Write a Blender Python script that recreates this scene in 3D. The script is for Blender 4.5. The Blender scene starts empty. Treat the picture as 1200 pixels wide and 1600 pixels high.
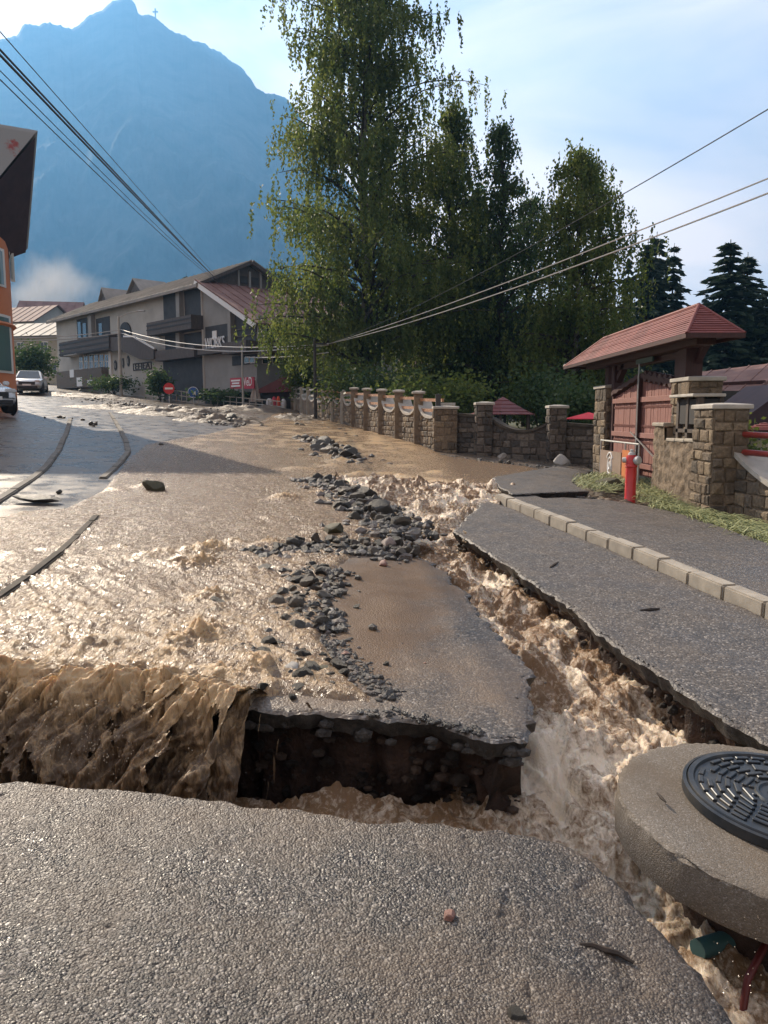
import bpy, bmesh, math, random
import numpy as np
from mathutils import Vector, Matrix
R = math.radians
random.seed(7); RNG = np.random.default_rng(7)
SC = bpy.context.scene
COL = SC.collection

# ------------------------------------------------------------------ camera, world, sun, exposure
PITCH = math.atan(150/1200.0); CZ = 1.6
cam_d = bpy.data.cameras.new('camera'); cam = bpy.data.objects.new('camera', cam_d); COL.objects.link(cam)
cam.location = (0, 0, CZ); cam.rotation_euler = (math.pi/2 - PITCH, 0, 0)
cam_d.sensor_fit = 'VERTICAL'; cam_d.sensor_height = 32.0; cam_d.lens = 24.0
cam_d.clip_start = 0.05; cam_d.clip_end = 20000
SC.camera = cam

SUN_AZ, SUN_EL = R(-35.0), R(31.0)     # azimuth from +Y towards +X, elevation
TO_SUN = Vector((math.sin(SUN_AZ)*math.cos(SUN_EL), math.cos(SUN_AZ)*math.cos(SUN_EL), math.sin(SUN_EL)))
sd = bpy.data.lights.new('sun', 'SUN'); sun = bpy.data.objects.new('sun', sd); COL.objects.link(sun)
sd.energy = 5.0; sd.angle = R(0.6); sd.color = (1.0, 0.86, 0.68)
sun.rotation_euler = (-TO_SUN).to_track_quat('-Z', 'Y').to_euler()
sun.location = (-40, 60, 60)

W = bpy.data.worlds.new('World'); SC.world = W; W.use_nodes = True
nt = W.node_tree; nt.nodes.clear()
def wn(t, **k):
    n = nt.nodes.new(t)
    for a, b in k.items(): setattr(n, a, b)
    return n
sky = wn('ShaderNodeTexSky', sky_type='NISHITA', sun_disc=False, sun_elevation=SUN_EL, sun_rotation=SUN_AZ,
         altitude=800, air_density=1.0, dust_density=1.2, ozone_density=1.5)
tc = wn('ShaderNodeTexCoord')
mp = wn('ShaderNodeMapping'); mp.inputs['Scale'].default_value = (1.0, 1.0, 2.6); mp.inputs['Rotation'].default_value = (0.0, 0.35, 0.5)
nz = wn('ShaderNodeTexNoise'); nz.inputs['Scale'].default_value = 1.7; nz.inputs['Detail'].default_value = 7; nz.inputs['Roughness'].default_value = 0.55
nz.inputs['Distortion'].default_value = 0.5
rp = wn('ShaderNodeValToRGB'); rp.color_ramp.elements[0].position = 0.30; rp.color_ramp.elements[1].position = 0.64
mul = wn('ShaderNodeMath', operation='MULTIPLY'); mul.inputs[1].default_value = 0.93
mx = wn('ShaderNodeMix', data_type='RGBA')
pass
bg = wn('ShaderNodeBackground'); bg.inputs['Strength'].default_value = 0.06
wo = wn('ShaderNodeOutputWorld')
L = nt.links.new
L(tc.outputs['Generated'], mp.inputs['Vector']); L(mp.outputs['Vector'], nz.inputs['Vector']); L(nz.outputs['Fac'], rp.inputs['Fac'])
sdv = wn('ShaderNodeVectorMath', operation='DOT_PRODUCT'); sdv.inputs[1].default_value = TO_SUN; L(tc.outputs['Generated'], sdv.inputs[0])
# thin cloud whiter towards the sun, dimmed away from it to cut sky fill
fwd = wn('ShaderNodeMapRange', interpolation_type='SMOOTHSTEP'); fwd.inputs['From Min'].default_value = -0.7; fwd.inputs['From Max'].default_value = 1.0; fwd.inputs['To Min'].default_value = 0.38; fwd.inputs['To Max'].default_value = 1.25
L(sdv.outputs['Value'], fwd.inputs['Value'])
cb = wn('ShaderNodeVectorMath', operation='SCALE'); cb.inputs[0].default_value = (13.6, 10.9, 9.1); L(fwd.outputs[0], cb.inputs['Scale'])
L(rp.outputs['Color'], mul.inputs[0]); L(mul.outputs[0], mx.inputs[0]); L(sky.outputs['Color'], mx.inputs[6]); L(cb.outputs[0], mx.inputs[7]); L(mx.outputs[2], bg.inputs['Color'])
L(bg.outputs['Background'], wo.inputs['Surface'])

SC.view_settings.view_transform = 'Standard'; SC.view_settings.look = 'None'
SC.view_settings.exposure = 1.27; SC.view_settings.gamma = 1.0; SC.view_settings.use_curve_mapping = False
SC.render.engine = 'CYCLES'
SC.cycles.max_bounces = 6; SC.cycles.diffuse_bounces = 3; SC.cycles.glossy_bounces = 3; SC.cycles.transmission_bounces = 4
SC.cycles.volume_bounces = 0; SC.cycles.sample_clamp_indirect = 4.0; SC.cycles.caustics_reflective = False; SC.cycles.caustics_refractive = False
SC.cycles.use_denoising = True

# ------------------------------------------------------------------ ground model and pixel helpers (photo pixels -> real points)
BX, BY = -0.06, 0.033
def plane(x, y): return BX*np.clip(x, -45, 8) + BY*np.minimum(y, 120)
def pz(x, y): return float(plane(np.float64(x), np.float64(y)))
_c, _s = math.cos(PITCH), math.sin(PITCH)
def ray(u, v):
    a = (u-600)/1200.0; b = (800-v)/1200.0
    return (a, _c + b*_s, -_s + b*_c)
def gp(u, v, h=0.0):
    d = ray(u, v); t = (h-CZ)/(d[2]-BX*d[0]-BY*d[1]); return Vector((d[0]*t, d[1]*t, CZ+d[2]*t))
def at(u, v, Y):
    d = ray(u, v); t = Y/d[1]; return Vector((d[0]*t, Y, CZ+d[2]*t))
def gxy(pts): return [(gp(u, v).x, gp(u, v).y) for u, v in pts]

# ------------------------------------------------------------------ numpy noise
def _hash(ix, iy, seed):
    h = (ix.astype(np.int64)*374761393 + iy.astype(np.int64)*668265263 + seed*1274126177) & 0xffffffff
    h = ((h ^ (h >> 13))*1274126177) & 0xffffffff
    h = ((h ^ (h >> 16))*2246822519) & 0xffffffff
    h = h ^ (h >> 15)
    return (h & 0xffffff)/float(0x1000000)
def pnoise(x, y, seed=0):
    x = np.asarray(x, float); y = np.asarray(y, float)
    ix = np.floor(x); iy = np.floor(y); fx = x-ix; fy = y-iy
    def g(dx, dy):
        a = _hash(ix+dx, iy+dy, seed)*2*np.pi
        return np.cos(a)*(fx-dx)+np.sin(a)*(fy-dy)
    ux = fx*fx*fx*(fx*(fx*6-15)+10); uy = fy*fy*fy*(fy*(fy*6-15)+10)
    a = g(0, 0); b = g(1, 0); c = g(0, 1); d = g(1, 1)
    return (a+(b-a)*ux + ((c+(d-c)*ux)-(a+(b-a)*ux))*uy)*1.45
def fbm(x, y, o=4, seed=0, gain=0.5, lac=2.03):
    s = 0; a = 1.0
    for i in range(o):
        s = s + a*pnoise(x, y, seed+i*17); x = x*lac+3.1; y = y*lac+1.7; a *= gain
    return s
def ridged(x, y, o=4, seed=0, gain=0.5, lac=2.05):
    s = 0; a = 1.0
    for i in range(o):
        s = s + a*(1-2*np.abs(pnoise(x, y, seed+i*17))); x = x*lac+5.3; y = y*lac+2.9; a *= gain
    return s
def worley(x, y, seed=0):
    ix = np.floor(x); iy = np.floor(y); best = np.full(x.shape, 9.0); bid = np.zeros(x.shape)
    for dx in (-1, 0, 1):
        for dy in (-1, 0, 1):
            px = ix+dx+_hash(ix+dx, iy+dy, seed); py = iy+dy+_hash(ix+dx, iy+dy, seed+7)
            d = np.hypot(px-x, py-y); m = d < best
            best = np.where(m, d, best); bid = np.where(m, _hash(ix+dx, iy+dy, seed+13), bid)
    return best, bid
def sstep(a, b, x):
    t = np.clip((x-a)/(b-a), 0, 1); return t*t*(3-2*t)
def pip(poly, x, y):
    n = len(poly); ins = np.zeros(x.shape, bool)
    for i in range(n):
        x1, y1 = poly[i]; x2, y2 = poly[(i+1) % n]
        if y1 == y2: continue
        c = ((y1 > y) != (y2 > y)) & (x < (x2-x1)*(y-y1)/(y2-y1)+x1)
        ins ^= c
    return ins
def pdist(poly, x, y, closed=True):
    n = len(poly); d = np.full(x.shape, 1e9)
    for i in range(n if closed else n-1):
        x1, y1 = poly[i]; x2, y2 = poly[(i+1) % n]
        dx, dy = x2-x1, y2-y1; l2 = dx*dx+dy*dy+1e-12
        t = np.clip(((x-x1)*dx+(y-y1)*dy)/l2, 0, 1)
        d = np.minimum(d, np.hypot(x-x1-t*dx, y-y1-t*dy))
    return d

# ------------------------------------------------------------------ object helpers
def wloc(o):
    v = Vector((0, 0, 0))
    while o: v += o.location; o = o.parent
    return v
def props(o, label=None, cat=None, group=None, kind=None):
    if label: o['label'] = label
    if cat: o['category'] = cat
    if group: o['group'] = group
    if kind: o['kind'] = kind
    return o
def thing(name, label=None, cat=None, loc=(0, 0, 0), group=None, kind=None):
    o = bpy.data.objects.new(name, None); COL.objects.link(o); o.location = loc; o.empty_display_size = 0.2
    return props(o, label, cat, group, kind)
def link_mesh(name, me, mat, parent=None, loc=None):
    o = bpy.data.objects.new(name, me); COL.objects.link(o)
    if mat and not me.materials: me.materials.append(mat)
    if parent: o.parent = parent
    if loc is not None: o.location = loc
    return o
def np_mesh(name, V, F, mat, parent=None, smooth=True, attrs=None, origin=None):
    V = np.asarray(V, np.float32); F = np.asarray(F, np.int32)
    org = np.array(wloc(parent) if parent else (origin if origin is not None else (0, 0, 0)), np.float32)
    me = bpy.data.meshes.new(name); k = F.shape[1]
    me.vertices.add(len(V)); me.vertices.foreach_set('co', (V-org).ravel())
    me.loops.add(F.size); me.loops.foreach_set('vertex_index', F.ravel())
    me.polygons.add(len(F)); me.polygons.foreach_set('loop_start', np.arange(0, F.size, k, dtype=np.int32))
    me.polygons.foreach_set('use_smooth', np.full(len(F), smooth))
    for an, av in (attrs or {}).items():
        at_ = me.attributes.new(an, 'FLOAT', 'POINT'); at_.data.foreach_set('value', np.asarray(av, np.float32))
    me.update(calc_edges=True)
    return link_mesh(name, me, mat, parent, org if (not parent and origin is not None) else None)
class MB:
    def __init__(s): s.v = []; s.f = []
    def quad(s, *p):
        i = len(s.v); s.v += [tuple(q) for q in p]; s.f.append(tuple(range(i, i+len(p)))); return s
    def box(s, c, d, axes=None):
        c = Vector(c); A = axes or (Vector((1, 0, 0)), Vector((0, 1, 0)), Vector((0, 0, 1)))
        i = len(s.v)
        for sx, sy, sz in ((-1,-1,-1),(1,-1,-1),(1,1,-1),(-1,1,-1),(-1,-1,1),(1,-1,1),(1,1,1),(-1,1,1)):
            s.v.append(tuple(c + A[0]*(sx*d[0]/2) + A[1]*(sy*d[1]/2) + A[2]*(sz*d[2]/2)))
        for f in ((3,2,1,0),(4,5,6,7),(0,1,5,4),(1,2,6,5),(2,3,7,6),(3,0,4,7)): s.f.append(tuple(i+k for k in f))
        return s
    def beam(s, a, b, w, h, up=(0, 0, 1)):
        a = Vector(a); b = Vector(b); d = (b-a); l = d.length; d.normalize()
        u = Vector(up); r = d.cross(u)
        if r.length < 1e-4: r = Vector((1, 0, 0))
        r.normalize(); u = r.cross(d).normalized()
        return s.box((a+b)/2, (l, w, h), (d, r, u))
    def prism(s, poly, ext):                       # planar polygon of 3D points, extruded along ext
        n = len(poly); i = len(s.v); e = Vector(ext)
        s.v += [tuple(p) for p in poly] + [tuple(Vector(p)+e) for p in poly]
        s.f.append(tuple(i+k for k in range(n))[::-1]); s.f.append(tuple(i+n+k for k in range(n)))
        for k in range(n): s.f.append((i+k, i+(k+1) % n, i+n+(k+1) % n, i+n+k))
        return s
    def tube(s, pts, r, n=6, caps=True):
        pts = [Vector(p) for p in pts]; rs = r if isinstance(r, (list, tuple)) else [r]*len(pts)
        i0 = len(s.v); pr = None
        for k, p in enumerate(pts):
            d = (pts[min(k+1, len(pts)-1)]-pts[max(k-1, 0)]).normalized()
            if pr is None: pr = d.orthogonal().normalized()
            else:
                pr = pr - d*pr.dot(d); pr = pr.normalized() if pr.length > 1e-5 else d.orthogonal().normalized()
            q = d.cross(pr)
            for j in range(n):
                a = 2*math.pi*j/n; s.v.append(tuple(p + (pr*math.cos(a)+q*math.sin(a))*rs[k]))
        for k in range(len(pts)-1):
            for j in range(n):
                s.f.append((i0+k*n+j, i0+k*n+(j+1) % n, i0+(k+1)*n+(j+1) % n, i0+(k+1)*n+j))
        if caps:
            s.f.append(tuple(i0+j for j in range(n))[::-1]); s.f.append(tuple(i0+(len(pts)-1)*n+j for j in range(n)))
        return s
    def lathe(s, prof, c=(0, 0, 0), n=24, ax=None, cap=True):   # prof: (r, z) list
        c = Vector(c); A = ax or (Vector((1, 0, 0)), Vector((0, 1, 0)), Vector((0, 0, 1))); i0 = len(s.v); m = len(prof)
        for j in range(n):
            a = 2*math.pi*j/n
            for r, z in prof: s.v.append(tuple(c + A[0]*(r*math.cos(a)) + A[1]*(r*math.sin(a)) + A[2]*z))
        for j in range(n):
            for k in range(m-1):
                s.f.append((i0+j*m+k, i0+((j+1) % n)*m+k, i0+((j+1) % n)*m+k+1, i0+j*m+k+1))
        if cap:
            s.f.append(tuple(i0+j*m for j in range(n))[::-1]); s.f.append(tuple(i0+j*m+m-1 for j in range(n)))
        return s
    def build(s, name, mat, parent=None, smooth=False, bevel=0, origin=None, segs=1):
        org = wloc(parent) if parent else Vector(origin if origin is not None else (0, 0, 0))
        me = bpy.data.meshes.new(name); me.from_pydata([tuple(Vector(v)-org) for v in s.v], [], s.f)
        if bevel:
            bm = bmesh.new(); bm.from_mesh(me); bmesh.ops.remove_doubles(bm, verts=bm.verts, dist=1e-5)
            bmesh.ops.recalc_face_normals(bm, faces=bm.faces)
            es = [e for e in bm.edges if len(e.link_faces) == 2 and e.calc_face_angle(0) > R(25)]
            bmesh.ops.bevel(bm, geom=es, offset=bevel, segments=segs, affect='EDGES', clamp_overlap=True); bm.to_mesh(me); bm.free()
        if smooth:
            me.polygons.foreach_set('use_smooth', [True]*len(me.polygons))
            me.set_sharp_from_angle(angle=R(38))
        me.update()
        return link_mesh(name, me, mat, parent, org if not parent else None)
def copy_tree(o, parent=None):
    c = o.copy(); COL.objects.link(c)
    if parent: c.parent = parent
    for ch in list(o.children): copy_tree(ch, c)
    return c
def text(name, s, size, mat, parent, origin, xdir, updir, ext=0.01, align='CENTER', width=None):
    cu = bpy.data.curves.new(name, 'FONT'); cu.body = s; cu.size = size; cu.extrude = ext; cu.align_x = align; cu.align_y = 'CENTER'
    t = bpy.data.objects.new(name, cu); COL.objects.link(t)
    bpy.context.view_layer.update()
    me = bpy.data.meshes.new_from_object(t); bpy.data.objects.remove(t)
    x = Vector(xdir).normalized(); u = Vector(updir); u = (u-x*u.dot(x)).normalized(); n = x.cross(u)
    xs = [v.co.x for v in me.vertices]; w = max(xs)-min(xs); k = (width/w) if width else 1.0
    org = wloc(parent)
    for v in me.vertices: v.co = Vector(origin)-org + x*(v.co.x*k) + u*v.co.y + n*v.co.z
    return link_mesh(name, me, mat, parent)

# ------------------------------------------------------------------ materials
def new_mat(name):
    m = bpy.data.materials.new(name); m.use_nodes = True; t = m.node_tree; t.nodes.clear()
    out = t.nodes.new('ShaderNodeOutputMaterial'); b = t.nodes.new('ShaderNodeBsdfPrincipled'); t.links.new(b.outputs[0], out.inputs[0])
    return m, t, b, out
def mk(name, c1, c2=None, rough=0.6, scale=3.0, detail=6, bump=0.0, bscale=30.0, bdist=0.01, metal=0.0, spec=0.5, coat=0.0, rough2=None, stretch=None, p0=0.35, p1=0.65):
    m, t, b, out = new_mat(name); N = t.nodes.new; L = t.links.new
    b.inputs['Roughness'].default_value = rough; b.inputs['Metallic'].default_value = metal; b.inputs['Specular IOR Level'].default_value = spec
    b.inputs['Coat Weight'].default_value = coat; b.inputs['Coat Roughness'].default_value = 0.08
    b.inputs['Base Color'].default_value = (*c1, 1)
    tc = N('ShaderNodeTexCoord'); vec = tc.outputs['Object']
    if stretch:
        mp = N('ShaderNodeMapping'); mp.inputs['Scale'].default_value = stretch; L(vec, mp.inputs['Vector']); vec = mp.outputs['Vector']
    if c2 is not None:
        n = N('ShaderNodeTexNoise'); n.inputs['Scale'].default_value = scale; n.inputs['Detail'].default_value = detail; n.inputs['Roughness'].default_value = 0.62
        L(vec, n.inputs['Vector'])
        r = N('ShaderNodeValToRGB'); r.color_ramp.elements[0].position = p0; r.color_ramp.elements[1].position = p1
        r.color_ramp.elements[0].color = (*c1, 1); r.color_ramp.elements[1].color = (*c2, 1)
        L(n.outputs['Fac'], r.inputs['Fac']); L(r.outputs['Color'], b.inputs['Base Color'])
        if rough2 is not None:
            mr = N('ShaderNodeMapRange'); mr.inputs['From Min'].default_value = p0; mr.inputs['From Max'].default_value = p1
            mr.inputs['To Min'].default_value = rough; mr.inputs['To Max'].default_value = rough2
            L(n.outputs['Fac'], mr.inputs['Value']); L(mr.outputs[0], b.inputs['Roughness'])
    if bump:
        n2 = N('ShaderNodeTexNoise'); n2.inputs['Scale'].default_value = bscale; n2.inputs['Detail'].default_value = 6; n2.inputs['Roughness'].default_value = 0.65
        L(vec, n2.inputs['Vector'])
        bp = N('ShaderNodeBump'); bp.inputs['Strength'].default_value = bump; bp.inputs['Distance'].default_value = bdist
        L(n2.outputs['Fac'], bp.inputs['Height']); L(bp.outputs[0], b.inputs['Normal'])
    return m

def asphalt_mat(name, cell=95.0, bump=0.9, wet=0.32, dry=0.5, dark=(0.042,0.037,0.033), light=(0.13,0.108,0.088), silt=(0.19,0.132,0.084), siltamt=0.35, bdist=0.006):
    m, t, b, out = new_mat(name); N = t.nodes.new; L = t.links.new
    tc = N('ShaderNodeTexCoord'); vec = tc.outputs['Object']
    v = N('ShaderNodeTexVoronoi'); v.inputs['Scale'].default_value = cell; v.inputs['Randomness'].default_value = 1.0; L(vec, v.inputs['Vector'])
    sep = N('ShaderNodeSeparateColor'); L(v.outputs['Color'], sep.inputs[0])
    r = N('ShaderNodeValToRGB'); r.color_ramp.elements[0].position = 0.1; r.color_ramp.elements[0].color = (*dark, 1)
    r.color_ramp.elements[1].position = 0.85; r.color_ramp.elements[1].color = (*light, 1)
    e = r.color_ramp.elements.new(0.97); e.color = (0.28, 0.25, 0.22, 1)
    L(sep.outputs[0], r.inputs['Fac'])
    n = N('ShaderNodeTexNoise'); n.inputs['Scale'].default_value = 1.3; n.inputs['Detail'].default_value = 9; n.inputs['Roughness'].default_value = 0.66; L(vec, n.inputs['Vector'])
    mr = N('ShaderNodeMapRange'); mr.inputs['From Min'].default_value = 0.42; mr.inputs['From Max'].default_value = 0.68; mr.inputs['To Max'].default_value = siltamt*1.7; L(n.outputs['Fac'], mr.inputs['Value'])
    mx = N('ShaderNodeMix'); mx.data_type = 'RGBA'; mx.inputs[7].default_value = (*silt, 1); L(mr.outputs[0], mx.inputs[0]); L(r.outputs['Color'], mx.inputs[6])
    at_ = N('ShaderNodeAttribute'); at_.attribute_name = 'silt'
    mx2 = N('ShaderNodeMix'); mx2.data_type = 'RGBA'; mx2.inputs[7].default_value = (0.135, 0.078, 0.036, 1); L(at_.outputs['Fac'], mx2.inputs[0]); L(mx.outputs[2], mx2.inputs[6])
    L(mx2.outputs[2], b.inputs['Base Color'])
    n3 = N('ShaderNodeTexNoise'); n3.inputs['Scale'].default_value = 2.6; n3.inputs['Detail'].default_value = 6; L(vec, n3.inputs['Vector'])
    mr2 = N('ShaderNodeMapRange'); mr2.inputs['From Min'].default_value = 0.35; mr2.inputs['From Max'].default_value = 0.65; mr2.inputs['To Min'].default_value = wet; mr2.inputs['To Max'].default_value = dry
    L(n3.outputs['Fac'], mr2.inputs['Value']); L(mr2.outputs[0], b.inputs['Roughness'])
    n4 = N('ShaderNodeTexNoise'); n4.inputs['Scale'].default_value = cell*0.55; n4.inputs['Detail'].default_value = 5; n4.inputs['Roughness'].default_value = 0.7; L(vec, n4.inputs['Vector'])
    ad = N('ShaderNodeMath'); ad.operation = 'SUBTRACT'; L(n4.outputs['Fac'], ad.inputs[0])
    sc = N('ShaderNodeMath'); sc.operation = 'MULTIPLY'; sc.inputs[1].default_value = 0.8; L(v.outputs['Distance'], sc.inputs[0]); L(sc.outputs[0], ad.inputs[1])
    bp = N('ShaderNodeBump'); bp.inputs['Strength'].default_value = bump; bp.inputs['Distance'].default_value = bdist; L(ad.outputs[0], bp.inputs['Height']); L(bp.outputs[0], b.inputs['Normal'])
    return m

def water_mat(name, mud, foam, rough=0.12, bump=0.5, bscale=14.0, bdist=0.02, stretch=(1,1,1), rot=0.0, sss=0.25, fscale=26, spec=0.5):
    m, t, b, out = new_mat(name); N = t.nodes.new; L = t.links.new
    tc = N('ShaderNodeTexCoord'); mp = N('ShaderNodeMapping'); mp.inputs['Rotation'].default_value = (0, 0, rot); mp.inputs['Scale'].default_value = stretch
    L(tc.outputs['Object'], mp.inputs['Vector']); vec = mp.outputs['Vector']
    a = N('ShaderNodeAttribute'); a.attribute_name = 'foam'
    n = N('ShaderNodeTexNoise'); n.inputs['Scale'].default_value = fscale; n.inputs['Detail'].default_value = 8; n.inputs['Roughness'].default_value = 0.72; n.inputs['Distortion'].default_value = 0.9; L(vec, n.inputs['Vector'])
    ad = N('ShaderNodeMath'); ad.operation = 'ADD'; L(a.outputs['Fac'], ad.inputs[0])
    ms = N('ShaderNodeMapRange'); ms.inputs['From Min'].default_value = 0.3; ms.inputs['From Max'].default_value = 0.7; ms.inputs['To Min'].default_value = -0.6; ms.inputs['To Max'].default_value = 0.6
    L(n.outputs['Fac'], ms.inputs['Value']); L(ms.outputs[0], ad.inputs[1])
    cl = N('ShaderNodeMapRange'); cl.inputs['From Min'].default_value = 0.08; cl.inputs['From Max'].default_value = 1.0; L(ad.outputs[0], cl.inputs['Value'])
    mx = N('ShaderNodeMix'); mx.data_type = 'RGBA'; mx.inputs[6].default_value = (*mud, 1); mx.inputs[7].default_value = (*foam, 1); L(cl.outputs[0], mx.inputs[0])
    L(mx.outputs[2], b.inputs['Base Color'])
    mr = N('ShaderNodeMapRange'); mr.inputs['To Min'].default_value = rough; mr.inputs['To Max'].default_value = 0.55; L(cl.outputs[0], mr.inputs['Value']); L(mr.outputs[0], b.inputs['Roughness'])
    b.inputs['IOR'].default_value = 1.33; b.inputs['Specular IOR Level'].default_value = spec
    if sss:
        b.inputs['Subsurface Weight'].default_value = sss; b.inputs['Subsurface Radius'].default_value = (1.0, 0.6, 0.3); b.inputs['Subsurface Scale'].default_value = 0.03
    n2 = N('ShaderNodeTexNoise'); n2.inputs['Scale'].default_value = bscale; n2.inputs['Detail'].default_value = 5; n2.inputs['Roughness'].default_value = 0.6; n2.inputs['Distortion'].default_value = 0.4; L(vec, n2.inputs['Vector'])
    bp = N('ShaderNodeBump'); bp.inputs['Strength'].default_value = bump; bp.inputs['Distance'].default_value = bdist; L(n2.outputs['Fac'], bp.inputs['Height']); L(bp.outputs[0], b.inputs['Normal'])
    return m

def leaf_mat(name, c1, c2, trans=0.4, scale=0.5):
    m, t, b, out = new_mat(name); N = t.nodes.new; L = t.links.new
    g = N('ShaderNodeNewGeometry'); tc = N('ShaderNodeTexCoord')
    n = N('ShaderNodeTexNoise'); n.inputs['Scale'].default_value = scale; n.inputs['Detail'].default_value = 5; L(tc.outputs['Object'], n.inputs['Vector'])
    ad = N('ShaderNodeMath'); ad.operation = 'MULTIPLY_ADD'; ad.inputs[1].default_value = 0.5; L(g.outputs['Random Per Island'], ad.inputs[0]); L(n.outputs['Fac'], ad.inputs[2])
    mr = N('ShaderNodeMapRange'); mr.inputs['From Min'].default_value = 0.4; mr.inputs['From Max'].default_value = 1.05; L(ad.outputs[0], mr.inputs['Value'])
    mx = N('ShaderNodeMix'); mx.data_type = 'RGBA'; mx.inputs[6].default_value = (*c1, 1); mx.inputs[7].default_value = (*c2, 1); L(mr.outputs[0], mx.inputs[0])
    L(mx.outputs[2], b.inputs['Base Color']); b.inputs['Roughness'].default_value = 0.55; b.inputs['Specular IOR Level'].default_value = 0.3
    tr = N('ShaderNodeBsdfTranslucent'); hs = N('ShaderNodeHueSaturation'); hs.inputs['Hue'].default_value = 0.485; hs.inputs['Value'].default_value = 1.5; L(mx.outputs[2], hs.inputs['Color']); L(hs.outputs[0], tr.inputs['Color'])
    ms = N('ShaderNodeMixShader'); ms.inputs[0].default_value = trans; L(b.outputs[0], ms.inputs[1]); L(tr.outputs[0], ms.inputs[2]); L(ms.outputs[0], out.inputs[0])
    return m

def rock_mat(name, cs, rough=0.45, scale=9.0):
    m, t, b, out = new_mat(name); N = t.nodes.new; L = t.links.new
    oi = N('ShaderNodeObjectInfo'); tc = N('ShaderNodeTexCoord'); g = N('ShaderNodeNewGeometry')
    n = N('ShaderNodeTexNoise'); n.inputs['Scale'].default_value = scale*1.6; n.inputs['Detail'].default_value = 9; n.inputs['Roughness'].default_value = 0.7; L(tc.outputs['Object'], n.inputs['Vector'])
    s = N('ShaderNodeMath'); s.operation = 'ADD'; L(oi.outputs['Random'], s.inputs[0]); L(g.outputs['Random Per Island'], s.inputs[1])
    fr = N('ShaderNodeMath'); fr.operation = 'FRACT'; L(s.outputs[0], fr.inputs[0])
    r = N('ShaderNodeValToRGB'); r.color_ramp.interpolation = 'CONSTANT'
    while len(r.color_ramp.elements) < len(cs): r.color_ramp.elements.new(0.5)
    for i, c in enumerate(cs): r.color_ramp.elements[i].position = i/len(cs); r.color_ramp.elements[i].color = (*c, 1)
    L(fr.outputs[0], r.inputs['Fac'])
    mr = N('ShaderNodeMapRange'); mr.inputs['From Min'].default_value = 0.3; mr.inputs['From Max'].default_value = 0.7; mr.inputs['To Min'].default_value = 0.55; mr.inputs['To Max'].default_value = 1.4; L(n.outputs['Fac'], mr.inputs['Value'])
    vm = N('ShaderNodeVectorMath'); vm.operation = 'SCALE'; L(r.outputs['Color'], vm.inputs[0]); L(mr.outputs[0], vm.inputs['Scale'])
    L(vm.outputs[0], b.inputs['Base Color']); b.inputs['Roughness'].default_value = rough; b.inputs['Specular IOR Level'].default_value = 0.3
    bp = N('ShaderNodeBump'); bp.inputs['Strength'].default_value = 0.9; bp.inputs['Distance'].default_value = 0.035; L(n.outputs['Fac'], bp.inputs['Height']); L(bp.outputs[0], b.inputs['Normal'])
    return m

HAZE = 0.00034
M = {}
M['asphalt'] = asphalt_mat('foreground_asphalt', cell=125, bump=1.0, wet=0.24, dry=0.42, siltamt=0.5, dark=(0.020,0.017,0.015), light=(0.086,0.069,0.056), silt=(0.125,0.085,0.054))
M['asphalt2'] = asphalt_mat('lane_asphalt', cell=80, bump=0.8, wet=0.45, dry=0.65, siltamt=0.12, light=(0.115,0.098,0.084))
M['lane_silt'] = asphalt_mat('silted_asphalt', cell=85, bump=0.7, wet=0.34, dry=0.5, siltamt=0.45)
M['wetroad'] = asphalt_mat('wet_road', cell=60, bump=0.5, wet=0.22, dry=0.42, siltamt=0.45)
M['tar'] = mk('broken_asphalt_edge', (0.02,0.019,0.018), (0.07,0.062,0.055), rough=0.45, scale=26, bump=0.9, bscale=60, bdist=0.015)
M['soil'] = mk('soil_bank', (0.028,0.016,0.011), (0.09,0.05,0.032), rough=0.75, scale=7, bump=1.0, bscale=18, bdist=0.05)
M['water'] = water_mat('muddy_flood_water', (0.20,0.135,0.085), (0.54,0.37,0.20), rough=0.2, bump=1.0, bscale=34, bdist=0.03, stretch=(1.0,0.45,1.0), rot=R(-35))
M['stream'] = water_mat('muddy_stream_water', (0.20,0.122,0.066), (0.76,0.65,0.51), rough=0.36, bump=0.7, bscale=60, bdist=0.012, stretch=(1.0,0.6,1.0), rot=R(-8), spec=0.28, sss=0.35)
M['fall'] = water_mat('muddy_falling_water', (0.125,0.083,0.050), (0.52,0.36,0.20), rough=0.32, bump=1.0, bscale=24, bdist=0.02, stretch=(1,1,0.3))
M['puddle'] = mk('muddy_puddle', (0.19,0.125,0.07), (0.24,0.17,0.10), rough=0.12, scale=2, bump=0.15, bscale=9, bdist=0.01)
M['froth'] = mk('splashing_froth', (0.46,0.33,0.19), (0.62,0.48,0.31), rough=0.4, scale=60)
M['drop'] = mk('water_drop', (0.36,0.28,0.19), rough=0.1)
M['rock'] = rock_mat('wet_rock', [(0.040,0.034,0.027),(0.070,0.060,0.047),(0.115,0.098,0.076),(0.050,0.044,0.035),(0.165,0.138,0.108),(0.078,0.055,0.036),(0.095,0.085,0.070),(0.034,0.030,0.025)], rough=0.45)
M['rock_red'] = mk('reddish_rock', (0.20,0.085,0.06), (0.30,0.16,0.12), rough=0.5, scale=12, bump=0.5, bscale=30)
M['rock_pink'] = mk('pinkish_rock', (0.17,0.125,0.105), (0.30,0.23,0.19), rough=0.55, scale=9, bump=0.6, bscale=24)
M['rock_pale'] = mk('pale_rock', (0.26,0.24,0.215), (0.40,0.37,0.33), rough=0.6, scale=9, bump=0.5, bscale=24)
M['rock_moss'] = mk('mossy_rock', (0.035,0.035,0.018), (0.085,0.07,0.03), rough=0.7, scale=9, bump=0.8, bscale=24)
M['bank_stone'] = rock_mat('bank_stone', [(0.03,0.022,0.017),(0.055,0.042,0.033),(0.02,0.016,0.013),(0.08,0.055,0.04)], rough=0.6)
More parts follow.
